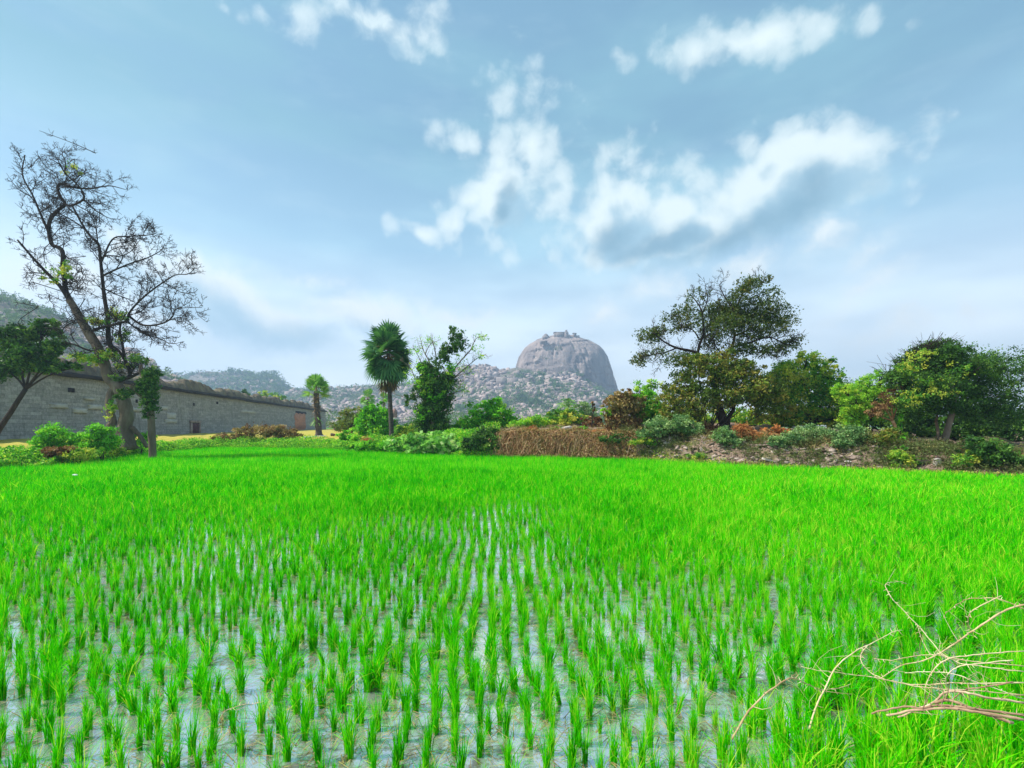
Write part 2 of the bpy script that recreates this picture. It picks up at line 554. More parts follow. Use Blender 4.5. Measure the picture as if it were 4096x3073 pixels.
M['boulder'] = rock_mat('pink_granite_boulder', [(0.15, 0.12, 0.11), (0.29, 0.225, 0.205), (0.43, 0.335, 0.30), (0.58, 0.46, 0.41)], 0.12, bump=0.6, bscale=0.9, tintamt=0.7, dist=0.5)
M['cliff'] = rock_mat('granite_cliff', [(0.07, 0.065, 0.07), (0.22, 0.175, 0.165), (0.37, 0.29, 0.26), (0.50, 0.40, 0.35)], 0.05, bump=0.9, bscale=0.2, stretch=(1, 1, 0.3), tintamt=0.2, dist=4.0)
M['hill_soil'] = rock_mat('hill_soil', [(0.05, 0.065, 0.035), (0.11, 0.105, 0.07), (0.20, 0.165, 0.135), (0.32, 0.255, 0.22)], 0.035, bump=0.6, bscale=0.5, tintamt=0.3, dist=1.5)
M['fort_stone'] = rock_mat('fort_stone', [(0.13, 0.11, 0.105), (0.24, 0.20, 0.185), (0.36, 0.30, 0.27)], 0.3, bump=0.3)
M['old_brick'] = rock_mat('old_brick', [(0.10, 0.06, 0.05), (0.25, 0.14, 0.11), (0.40, 0.26, 0.21)], 1.5, bump=0.6, bscale=6)
M['rubble'] = rock_mat('rubble_stone', [(0.09, 0.065, 0.05), (0.21, 0.155, 0.125), (0.34, 0.26, 0.215), (0.46, 0.38, 0.33)], 1.6, bump=0.5, bscale=7, tintamt=0.9)
M['pale_stone'] = rock_mat('pale_stone', [(0.30, 0.26, 0.23), (0.52, 0.47, 0.42), (0.68, 0.64, 0.58)], 3, bump=0.4, bscale=12, tintamt=0.4, dist=0.03)
M['weathered_wood'] = rock_mat('weathered_wood', [(0.05, 0.035, 0.025), (0.12, 0.085, 0.06), (0.22, 0.17, 0.12)], 4, bump=0.5, bscale=16, stretch=(1, 5, 5), dist=0.02)
M['white_paint'] = rock_mat('chalky_white', [(0.62, 0.60, 0.55), (0.78, 0.77, 0.73), (0.84, 0.83, 0.8)], 4, bump=0.1)

M['bank_weed'] = leaf_mat('bank_weed_leaf', [(0.05, 0.045, 0.02), (0.10, 0.10, 0.035), (0.10, 0.16, 0.04), (0.24, 0.21, 0.09)], 0.25, gain=1.1, var=0.5, vscale=0.4)

# ground, by zone: the colour attribute picks meadow, grass, dry soil
def ground_mat():
    m, g = new_mat('ground_soil')
    tint = g.n('ShaderNodeAttribute', attribute_name='tint').outputs['Fac']
    tc = g.n('ShaderNodeTexCoord').outputs['Object']
    n1 = g.noise(tc, 0.5, 8, 0.65)
    n2 = g.noise(tc, 5.0, 8, 0.7)
    soil = g.ramp(n2, [(0.25, (0.10, 0.065, 0.045)), (0.5, (0.24, 0.165, 0.125)), (0.75, (0.38, 0.29, 0.23))])
    scrub = g.ramp(n2, [(0.3, (0.05, 0.065, 0.02)), (0.6, (0.13, 0.14, 0.04)), (0.8, (0.26, 0.20, 0.09))])
    soil = g.mix(g.sstep(n1, 0.5, 0.64), soil, scrub)
    grass = g.ramp(n2, [(0.3, (0.03, 0.12, 0.01)), (0.6, (0.08, 0.26, 0.015)), (0.8, (0.20, 0.32, 0.03))])
    meadow = g.ramp(g.m('ADD', g.m('MULTIPLY', n1, 0.6), g.m('MULTIPLY', n2, 0.4)),
                    [(0.3, (0.26, 0.25, 0.03)), (0.5, (0.42, 0.36, 0.06)), (0.7, (0.50, 0.41, 0.12))])
    col = g.mix(g.sstep(tint, 0.3, 0.5), soil, grass)
    col = g.mix(g.sstep(tint, 0.7, 0.9), col, meadow)
    pr = g.n('ShaderNodeBsdfPrincipled')
    g.link(col, pr.inputs['Base Color'])
    pr.inputs['Roughness'].default_value = 0.95
    pr.inputs['Specular IOR Level'].default_value = 0.1
    bp = g.n('ShaderNodeBump')
    bp.inputs['Strength'].default_value = 0.8
    bp.inputs['Distance'].default_value = 0.12
    g.link(n2, bp.inputs['Height'])
    g.link(bp.outputs[0], pr.inputs['Normal'])
    o = g.n('ShaderNodeOutputMaterial')
    g.link(pr.outputs[0], o.inputs[0])
    return m


def water_mat():
    m, g = new_mat('paddy_water')
    tc = g.n('ShaderNodeTexCoord').outputs['Object']
    n1 = g.noise(tc, 1.1, 6, 0.6)
    n2 = g.noise(tc, 9.0, 6, 0.7)
    n3 = g.noise(tc, 38.0, 4, 0.7)
    mud = g.sstep(g.m('ADD', g.m('MULTIPLY', n1, 0.5), g.m('ADD', g.m('MULTIPLY', n2, 0.35), g.m('MULTIPLY', n3, 0.15))), 0.50, 0.585)
    col = g.mix(mud, (0.37, 0.375, 0.365), (0.10, 0.068, 0.032))
    pr = g.n('ShaderNodeBsdfPrincipled')
    g.link(col, pr.inputs['Base Color'])
    g.link(g.m('ADD', 0.02, g.m('MULTIPLY', mud, 0.3)), pr.inputs['Roughness'])
    pr.inputs['IOR'].default_value = 1.4
    pr.inputs['Specular IOR Level'].default_value = 0.5
    bp = g.n('ShaderNodeBump')
    bp.inputs['Strength'].default_value = 0.2
    bp.inputs['Distance'].default_value = 0.012
    g.link(g.m('MULTIPLY', g.m('ADD', n2, n3), g.m('ADD', 0.08, mud)), bp.inputs['Height'])
    g.link(bp.outputs[0], pr.inputs['Normal'])
    gl = g.n('ShaderNodeBsdfGlossy')
    gl.inputs['Color'].default_value = (0.97, 0.98, 1.0, 1)
    gl.inputs['Roughness'].default_value = 0.035
    g.link(bp.outputs[0], gl.inputs['Normal'])
    lw = g.n('ShaderNodeLayerWeight')
    lw.inputs['Blend'].default_value = 0.5
    f = g.m('MULTIPLY', g.m('ADD', 0.42, g.m('MULTIPLY', lw.outputs['Facing'], 0.42)), g.m('SUBTRACT', 1.0, g.m('MULTIPLY', mud, 0.6)))
    mx = g.n('ShaderNodeMixShader')
    g.link(f, mx.inputs[0])
    g.link(pr.outputs[0], mx.inputs[1])
    g.link(gl.outputs[0], mx.inputs[2])
    o = g.n('ShaderNodeOutputMaterial')
    g.link(mx.outputs[0], o.inputs[0])
    return m


def wall_mat():
    m, g = new_mat('coursed_grey_stone')
    tc = g.n('ShaderNodeTexCoord').outputs['Object']   # x along the wall, z up
    mp_ = g.n('ShaderNodeMapping')
    g.link(tc, mp_.inputs['Vector'])
    mp_.inputs['Rotation'].default_value = (math.radians(90), 0, 0)
    br = g.n('ShaderNodeTexBrick')
    g.link(mp_.outputs[0], br.inputs['Vector'])
    br.inputs['Scale'].default_value = 1.0
    br.inputs['Brick Width'].default_value = 1.5
    br.inputs['Row Height'].default_value = 0.42
    br.inputs['Mortar Size'].default_value = 0.018
    br.inputs['Mortar Smooth'].default_value = 0.4
    br.inputs['Bias'].default_value = -0.2
    br.inputs['Color1'].default_value = (0.17, 0.166, 0.155, 1)
    br.inputs['Color2'].default_value = (0.42, 0.405, 0.375, 1)
    br.inputs['Mortar'].default_value = (0.07, 0.065, 0.06, 1)
    n1 = g.noise(tc, 0.35, 8, 0.65)
    n2 = g.noise(tc, 3.5, 8, 0.7)
    st = g.n('ShaderNodeMapping')
    g.link(tc, st.inputs['Vector'])
    st.inputs['Scale'].default_value = (1.6, 1, 0.15)
    streak = g.noise(st.outputs[0], 1.0, 6, 0.65)
    col = g.mix(0.55, br.outputs['Color'], g.ramp(n2, [(0.3, (0.10, 0.098, 0.095)), (0.52, (0.29, 0.28, 0.26)), (0.75, (0.55, 0.53, 0.48))]))
    col = g.mix(g.sstep(n1, 0.48, 0.72, 0, 0.45), col, (0.20, 0.215, 0.15))
    col = g.mix(g.sstep(streak, 0.52, 0.75, 0, 0.6), col, (0.065, 0.06, 0.055))
    pr = g.n('ShaderNodeBsdfPrincipled')
    g.link(col, pr.inputs['Base Color'])
    pr.inputs['Roughness'].default_value = 0.95
    bp = g.n('ShaderNodeBump')
    bp.inputs['Strength'].default_value = 0.7
    bp.inputs['Distance'].default_value = 0.08
    g.link(g.m('ADD', n2, g.m('MULTIPLY', br.outputs['Fac'], -0.8)), bp.inputs['Height'])
    g.link(bp.outputs[0], pr.inputs['Normal'])
    o = g.n('ShaderNodeOutputMaterial')
    g.link(pr.outputs[0], o.inputs[0])
    return m


M['ground'] = ground_mat()
M['water'] = water_mat()
M['wall'] = wall_mat()
M['parapet'] = rock_mat('weathered_parapet', [(0.03, 0.024, 0.02), (0.10, 0.08, 0.055), (0.20, 0.165, 0.10), (0.22, 0.21, 0.10)], 0.5, bump=0.9, bscale=2.5, dist=0.3)
M['ledge'] = rock_mat('black_ledge_and_opening_shade', [(0.012, 0.010, 0.010), (0.03, 0.025, 0.023), (0.07, 0.055, 0.05)], 1.0, bump=0.5)  # black ledge; its colour also paints the shade inside doorways, windows and niches
M['plaster'] = rock_mat('pale_lime_patch', [(0.24, 0.23, 0.20), (0.38, 0.365, 0.32), (0.47, 0.45, 0.40)], 1.2, bump=0.4, bscale=5)
M['brick_orange'] = rock_mat('orange_brick_patch', [(0.20, 0.10, 0.06), (0.48, 0.21, 0.11), (0.58, 0.32, 0.20)], 1.0, bump=0.5, bscale=5, stretch=(1, 1, 2.5))
M['door_wood'] = rock_mat('red_brown_door', [(0.03, 0.012, 0.010), (0.08, 0.03, 0.025), (0.14, 0.055, 0.045)], 2.0, bump=0.3)

# ------------------------------------------------------------------ terrain
BS = np.array([-3000, -600, 0, 189, 463, 648, 889, 1296, 1852, 2407, 3148, 3900, 4300, 5000, 8000], float)
BD = np.array([18, 22, 25.5, 27.0, 33.3, 41.5, 50, 45.5, 36.0, 33.3, 25.4, 21.2, 19.5, 17.5, 14], float)


def Db(sx):
    return np.interp(sx, BS, BD)


def bankh(sx):
    sx = np.asarray(sx, float)
    lump = 0.75 * (fbm(np.stack([sx * 0.016, 0 * sx, 0 * sx], -1), 3) - 0.5) * sm((sx - 1900) / 120)
    return lump + np.interp(sx, [0, 1300, 1560, 1850, 2000, 2450, 2700, 3100, 3500, 3900], [0.55, 0.55, 0.9, 1.5, 1.85, 1.75, 1.45, 1.3, 1.25, 1.0])


def bankw(sx):
    return np.interp(sx, [0, 1300, 1850, 2000, 2450, 2700, 3100, 3900], [1.6, 1.6, 1.2, 0.7, 0.8, 1.8, 2.2, 3.0])


def riseh(sx):
    return np.interp(sx, [0, 1300, 1600, 2000, 2500, 2900, 3300, 3900], [0.45, 0.45, 0.5, 0.6, 0.7, 1.25, 0.8, 0.5])


def ground_z(x, y, rough=True):
    x, y = np.asarray(x, float), np.asarray(y, float)
    sx = CX + F * x / np.maximum(y, 0.5)
    t = y - Db(sx)
    z = -0.12 + (bankh(sx) + 0.12) * sm((t + 0.2) / bankw(sx)) + riseh(sx) * sm((t - bankw(sx)) / 9.0)
    far = sm((t - 25) / 60)
    z = z * (1 - far) + 1.0 * far
    if rough:
        p = np.stack([x, y, 0 * x], -1)
        z = z + (fbm(p * 0.9, 3) - 0.5) * 0.35 * sm((t - 0.3) / 1.5) * (1 - far) + (fbm(p * 0.06, 2) - 0.5) * 0.25 * sm((t - 4) / 8)
    return z


def gz(sx, d):
    x = (sx - CX) / F * d
    return float(ground_z(np.array(x), np.array(d)))


def build_ground():
    sxs = np.concatenate([np.linspace(-5200, -300, 60), np.linspace(-290, 4390, 520), np.linspace(4400, 9300, 60)])
    ts = np.concatenate([[-1.5, -0.8, -0.4], np.linspace(-0.2, 4, 34), 4 + np.geomspace(0.15, 110, 60), [150, 220, 330, 480, 700, 1000, 1300, 1600]])
    S, Tt = np.meshgrid(sxs, ts, indexing='ij')
    D = Db(S) + Tt
    X = (S - CX) / F * D
    Z = ground_z(X, D)
    Z = np.where(Tt > 140, 1.0, Z)
    # small crumbly irregularity of the bank face
    pf = np.stack([X, D, Z], -1)
    crumble = (fbm(pf * 2.3, 4) - 0.5) * 0.5 * sm((S - 1900) / 150) * sm((Tt + 0.1) / 0.3) * (1 - sm((Tt - 3) / 3))
    Dn = D + crumble
    V = np.stack([X, Dn, Z + 0.15 * crumble], -1)
    green = 0.4 + 0.4 * fbm(pf * 0.4, 3)
    zone = np.where(S < 2030, green, 0.05)
    zone = zone * (1 - sm((S - 1880) / 140)) + 0.05 * sm((S - 1880) / 140)
    mead = sm((Tt - 4.5) / 3) * (1 - sm((S - 1440) / 160))
    zone = zone * (1 - mead) + mead
    farg = sm((Tt - 60) / 60)
    zone = np.where(Tt > 150, 0.45, zone)
    n0, n1 = S.shape
    i = np.arange(n0 - 1)[:, None] * n1
    j = np.arange(n1 - 1)[None]
    Q = np.stack([i + j, i + n1 + j, i + n1 + j + 1, i + j + 1], -1).reshape(-1, 4)
    g = Geo().add(V.reshape(-1, 3), Q, None, zone.ravel())
    o = g.build('ground', M['ground'], smooth=True)
    tag(o, kind='structure')


build_ground()

# flooded paddy bed: one sheet at z = 0
g = Geo()
g.add([(-70, 1.5, 0), (70, 1.5, 0), (70, 60, 0), (-70, 60, 0)], [(0, 1, 2, 3)], None, 0.5)
tag(g.build('paddy_water', M['water']), kind='structure')


def near_edge(x):
    return 2.75 + 0.10 * np.sin(x * 1.3) + 0.06 * np.sin(x * 3.1 + 1)


def build_near_bund():
    xs = np.linspace(-30, 30, 401)
    t = np.concatenate([[-0.25, -0.1], np.linspace(0, 1.4, 22), [1.8, 2.6, 4, 8, 20, 60]])
    X, Tt = np.meshgrid(xs, t, indexing='ij')
    Y = near_edge(X) - Tt
    Z = -0.03 + 0.82 * sm((Tt + 0.05) / 1.5) + (fbm(np.stack([X, Y, 0 * X], -1) * 3.0, 4) - 0.5) * 0.12 * sm((Tt + 0.1) / 0.4)
    n0, n1 = X.shape
    i = np.arange(n0 - 1)[:, None] * n1
    j = np.arange(n1 - 1)[None]
    Q = np.stack([i + j, i + j + 1, i + n1 + j + 1, i + n1 + j], -1).reshape(-1, 4)
    zone = 0.1 + 0.6 * fbm(np.stack([X, Y, Z], -1) * 0.8, 3)
    g = Geo().add(np.stack([X, Y, Z], -1).reshape(-1, 3), Q, None, zone.ravel())
    tag(g.build('earth_bank', M['ground'], smooth=True), kind='structure')


build_near_bund()


# ------------------------------------------------------------------ hills
def ico(sub):
    bm = bmesh.new()
    bmesh.ops.create_icosphere(bm, subdivisions=sub, radius=1.0)
    bm.verts.ensure_lookup_table()
    V = np.array([v.co[:] for v in bm.verts])
    T = np.array([[v.index for v in f.verts] for f in bm.faces])
    bm.free()
    return V, T


ICO1, ICO2, ICO3 = ico(2), ico(3), ico(4)


def rock_variants(base, n, planes=8, lo=0.55, hi=0.92, rough=0.12):
    out = []
    for k in range(n):
        v = base[0].copy()
        for _ in range(planes):
            nn = randdir(1)[0]
            off = rng.uniform(lo, hi)
            ex = np.maximum(0, v @ nn - off)
            v = v - nn * ex[:, None]
        v = v * (1 + rough * (fbm(v * 2.2 + 31 * k, 3) - 0.5)[:, None] * 2)
        out.append(v)
    return out


RV1 = rock_variants(ICO1, 14, 11, 0.38, 0.8, 0.16)
RV2 = rock_variants(ICO2, 6, 12, 0.45, 0.85)


def scatter_rocks(g, pos, size, flat=(0.45, 0.95), hi=False, tints=None):
    base, var = (ICO2, RV2) if hi else (ICO1, RV1)
    for k, v in enumerate(var):
        idx = np.arange(k, len(pos), len(var))
        if not len(idx):
            continue
        m = len(idx)
        a = rng.uniform(0, 2 * np.pi, m)
        b = rng.uniform(-0.8, 0.8, m)
        sc = size[idx][:, None] * np.stack([rng.uniform(0.75, 1.35, m), rng.uniform(0.75, 1.25, m), rng.uniform(flat[0], flat[1], m)], 1)
        vv = v[None] * sc[:, None]
        cb, sb = np.cos(b)[:, None], np.sin(b)[:, None]
        x, z = vv[..., 0] * cb - vv[..., 2] * sb, vv[..., 0] * sb + vv[..., 2] * cb
        ca, sa = np.cos(a)[:, None], np.sin(a)[:, None]
        X, Y = x * ca - vv[..., 1] * sa, x * sa + vv[..., 1] * ca
        V = np.stack([X, Y, z], -1) + pos[idx][:, None]
        T = (base[1][None] + (np.arange(m) * len(v))[:, None, None]).reshape(-1, 3)
        tt = rng.random(m) if tints is None else tints[idx]
        g.add(V.reshape(-1, 3), None, T, np.repeat(tt, len(v)))


class Hill:
    """height field over (photo column, distance); crest line from the skyline in the photograph"""
    def __init__(self, cs, cy_, d0, d1, d2, conc=1.0, amp=6.0, nsc=0.02):
        self.cs, self.cy, self.d0, self.d1, self.d2, self.conc, self.amp, self.nsc = map(
            lambda q: np.asarray(q, float) if np.ndim(q) else q, (cs, cy_, d0, d1, d2, conc, amp, nsc))

    def z(self, sx, d):
        H = (HY - np.interp(sx, self.cs, self.cy)) / F * self.d1 + CH
        up = np.clip((d - self.d0) / (self.d1 - self.d0), 0, 1) ** self.conc
        dn = 1 - sm((d - self.d1) / (self.d2 - self.d1))
        gq = np.where(d < self.d1, up, dn)
        x = (sx - CX) / F * d
        p = np.stack([x, d, 0 * x], -1)
        nz = (fbm(p * self.nsc, 5) - 0.55) * self.amp * np.minimum(1, 4 * gq) * (0.35 + 0.65 * np.minimum(1, H / 40))
        return H * gq + nz + 0.4

    def pos(self, sx, d):
        return np.stack([(sx - CX) / F * d, d, self.z(sx, d)], -1)

    def build(self, s0, s1, ns, nd, mat):
        S, D = np.meshgrid(np.linspace(s0, s1, ns), np.linspace(self.d0 - 5, self.d2, nd), indexing='ij')
        V = self.pos(S, D)
        n0, n1 = S.shape
        i = np.arange(n0 - 1)[:, None] * n1
        j = np.arange(n1 - 1)[None]
        Q = np.stack([i + j, i + n1 + j, i + n1 + j + 1, i + j + 1], -1).reshape(-1, 4)
        o = Geo().add(V.reshape(-1, 3), Q, None, 0.5).build('hill', mat, smooth=True)
        tag(o, kind='structure')
        return o


talus = Hill([700, 1000, 1160, 1300, 1450, 1560, 1640, 1700, 1790, 1850, 1950, 2000, 2050, 2100, 2200, 2300, 2360, 2420, 2470, 2550, 2700, 2900, 3300],
             [1704, 1600, 1568, 1560, 1550, 1547, 1540, 1520, 1478, 1466, 1462, 1484, 1473, 1470, 1472, 1482, 1502, 1545, 1592, 1632, 1668, 1690, 1704],
             500, 880, 1120, 1.15, 7.0, 0.03)
ridge = Hill([300, 560, 690, 760, 830, 900, 960, 1040, 1090, 1115, 1140, 1170, 1250, 1400, 1600],
             [1704, 1560, 1508, 1497, 1484, 1490, 1494, 1500, 1496, 1512, 1542, 1558, 1585, 1630, 1704],
             640, 1000, 1250, 1.0, 9.0, 0.03)
slope = Hill([-1500, -600, -200, 0, 188, 240, 300, 400, 506, 562, 617, 677, 700, 760, 900, 1100],
             [1100, 1080, 1120, 1180, 1243, 1267, 1294, 1350, 1402, 1438, 1469, 1501, 1513, 1560, 1640, 1704],
             150, 330, 520, 0.9, 9.0, 0.04)
talus.build(650, 3350, 420, 120, M['hill_soil'])
ridge.build(250, 1650, 220, 80, M['hill_soil'])
slope.build(-1500, 1150, 240, 90, M['hill_soil'])


def hill_boulders(h, n, s0, s1, smin, smax, dlo, dhi, dens=None):
    sx = rng.uniform(s0, s1, n * 3)
    d = rng.uniform(dlo, dhi, n * 3)
    p = h.pos(sx, d)
    keep = fbm(np.stack([p[:, 0] * 0.02, p[:, 1] * 0.02, 0 * sx], -1) + 3.1, 3) > (0.38 if dens is None else dens)
    p = p[keep][:n]
    size = smin + (smax - smin) * rng.random(len(p)) ** 4.0
    p[:, 2] += size * 0.15
    g = Geo()
    scatter_rocks(g, p, size)
    o = g.build('boulders', M['boulder'])
    tag(o, kind='stuff')
    return o


hill_boulders(talus, 16000, 1120, 2720, 1.0, 7.5, 520, 890)
hill_boulders(talus, 260, 1120, 2720, 4.0, 11.0, 520, 885)
hill_boulders(ridge, 1100, 560, 1380, 1.6, 8.0, 700, 1005, 0.5)
hill_boulders(slope, 900, -300, 800, 0.8, 5.5, 190, 330, 0.52)


def hill_scrub(h, n, s0, s1, dlo, dhi, rad, leaf, thr):
    sx = rng.uniform(s0, s1, n * 4)
    d = dlo + (dhi - dlo) * rng.random(n * 4) ** 0.7
    p = h.pos(sx, d)
    keep = fbm(np.stack([p[:, 0] * 0.014, p[:, 1] * 0.014, 0 * sx], -1) + 9.7, 3) > thr
    p = p[keep][:n]
    g = Geo()
    for q in p:
        r = rad * rng.uniform(0.5, 1.5)
        blob(g, q + np.array([0, 0, 0.5 * r]), (r * 1.2, r * 1.2, r * 0.8), 40, leaf, 0.5, 0.3, per=8, dens=1, up=0.9)
    o = g.build('scrub', M['far_leaf'])
    tag(o, kind='stuff')


hill_scrub(talus, 1500, 1120, 2720, 510, 880, 5.2, 2.2, 0.485)
hill_scrub(ridge, 1700, 480, 1350, 680, 1008, 5.5, 2.8, 0.36)
hill_scrub(slope, 900, -500, 800, 180, 332, 2.6, 1.2, 0.42)


# the citadel rock
def citadel():
    ys = np.array([1341, 1344, 1347, 1351, 1358, 1366, 1376, 1390, 1408, 1430, 1465, 1500, 1540, 1600, 1690], float)
    xl = np.array([2222, 2205, 2180, 2163, 2146, 2134, 2116, 2098, 2087, 2074, 2064, 2058, 2052, 2046, 2040], float)
    xr = np.array([2288, 2300, 2312, 2322, 2342, 2362, 2382, 2403, 2419, 2431, 2442, 2452, 2466, 2482, 2500], float)
    d = 905.0
    zq = np.concatenate([np.linspace(1341, 1380, 26), np.linspace(1382, 1690, 86)])
    L, R = np.interp(zq, ys, xl), np.interp(zq, ys, xr)
    nth = 260
    th = np.linspace(0, 2 * np.pi, nth, endpoint=False)
    cx_ = ((L + R) / 2 - CX) / F * d
    rx = (R - L) / 2 / F * d
    z = CH - (zq - HY) / F * d
    ry = rx * 0.85
    X = cx_[:, None] + rx[:, None] * np.sign(np.cos(th)) * np.abs(np.cos(th)) ** 0.85
    Y = d + 10 + ry[:, None] * np.sign(np.sin(th)) * np.abs(np.sin(th)) ** 0.85
    Z = z[:, None] + 0 * X
    p = np.stack([X, Y, Z], -1)
    out = np.stack([np.cos(th), np.sin(th), 0 * th], -1)[None]
    arc = th[None] * rx.max() + 0 * X
    q = np.stack([arc * 0.055 + 0.5 * fbm(p * 0.03, 2), Z * 0.008, 0 * X], -1)
    fis = fbm(q, 4)
    crack = -5.0 * np.exp(-((fis - 0.5) / 0.010) ** 2) - 3.5 * np.exp(-((fis - 0.40) / 0.008) ** 2)
    fine = (fbm(np.stack([arc * 0.2, Z * 0.09, 0 * X + 5], -1), 4) - 0.5) * 3.0
    big = (fbm(p * np.array([0.03, 0.03, 0.018]), 5) - 0.5) * 26 - 5.0 * sm((fbm(p * np.array([0.012, 0.012, 0.09]) + 3, 4) - 0.52) / 0.06)
    steep = sm((z[0] - Z) / 25) + 0.25
    edge = np.abs(np.sin(th))[None] ** 0.7 * 0.8 + 0.2
    p = p + out * ((crack + fine) * steep * edge + big * 0.5 * edge)[..., None]
    p[..., 2] += (fbm(p * 0.05 + 7, 4) - 0.5) * 3 * (1 - sm((z[0] - Z) / 30))
    n0, n1 = X.shape
    i = np.arange(n0 - 1)[:, None] * n1
    j = np.arange(n1)[None]
    k = (j + 1) % n1
    Q = np.stack([i + j, i + n1 + j, i + n1 + k, i + k], -1).reshape(-1, 4)
    V = np.vstack([p.reshape(-1, 3), [[cx_[0], d + 10, z[0] + 0.5]]])
    jj = np.arange(n1)
    T = np.stack([np.full(n1, n0 * n1), jj, (jj + 1) % n1], 1)
    o = Geo().add(V, Q, T, 0.5).build('rock_hill', M['cliff'], smooth=True)
    tag(o, kind='structure')


citadel()


def citadel_scrub():
    g = Geo()
    spots = [(rng.uniform(2098, 2250), rng.uniform(1358, 1402)) for _ in range(70)] + [(rng.uniform(2080, 2180), rng.uniform(1395, 1440)) for _ in range(26)]
    spots += [(rng.uniform(2290, 2400), rng.uniform(1362, 1400)) for _ in range(22)] + [(rng.uniform(2062, 2460), rng.uniform(1470, 1500)) for _ in range(60)]
    for sx, sy in spots:
        r = rng.uniform(1.2, 3.6)
        half = np.interp(sy, [1350, 1390, 1430, 1500], [80, 155, 180, 198])
        f = np.clip((sx - 2260) / half * 0.92, -0.88, 0.88)
        sx = 2260 + f * half * 0.97
        d = 905 + 10 - 0.85 * half / F * 905 * math.sqrt(1 - f * f) ** 0.85 - 1.0
        blob(g, P(sx, sy, d), (1.6 * r, r, r), 60, 1.3, 0.3, 0.3, per=8, dens=1, up=0.8)
    tag(g.build('cliff_scrub', M['far_leaf']), kind='stuff')


citadel_scrub()


# ------------------------------------------------------------------ box and prism helpers for masonry
def box(g, c, s, rot=0.0, tint=0.5, jit=0.0, taper=1.0):
    c = np.asarray(c, float)
    s = np.asarray(s, float) / 2
    v = np.array([[a, b, e] for e in (-1, 1) for b in (-1, 1) for a in (-1, 1)], float)
    v[4:, :2] *= taper
    v = v * s
    if jit:
        v += rng.normal(size=v.shape) * jit
    ca, sa = math.cos(rot), math.sin(rot)
    v = np.stack([v[:, 0] * ca - v[:, 1] * sa, v[:, 0] * sa + v[:, 1] * ca, v[:, 2]], 1) + c
    Q = [(0, 2, 3, 1), (4, 5, 7, 6), (0, 1, 5, 4), (2, 6, 7, 3), (0, 4, 6, 2), (1, 3, 7, 5)]
    g.add(v, Q, None, tint)


def lathe(g, c, prof, sides=16, tint=0.5):
    c = np.asarray(c, float)
    a = np.linspace(0, 2 * np.pi, sides, endpoint=False)
    V = np.concatenate([np.stack([r * np.cos(a), r * np.sin(a), 0 * a + z], 1) for r, z in prof]) + c
    n = len(prof)
    i = np.arange(n - 1)[:, None] * sides
    j = np.arange(sides)[None]
    k = (j + 1) % sides
    Q = np.stack([i + j, i + k, i + sides + k, i + sides + j], -1).reshape(-1, 4)
    g.add(V, Q, None, tint)


def px(d):
    return d / F


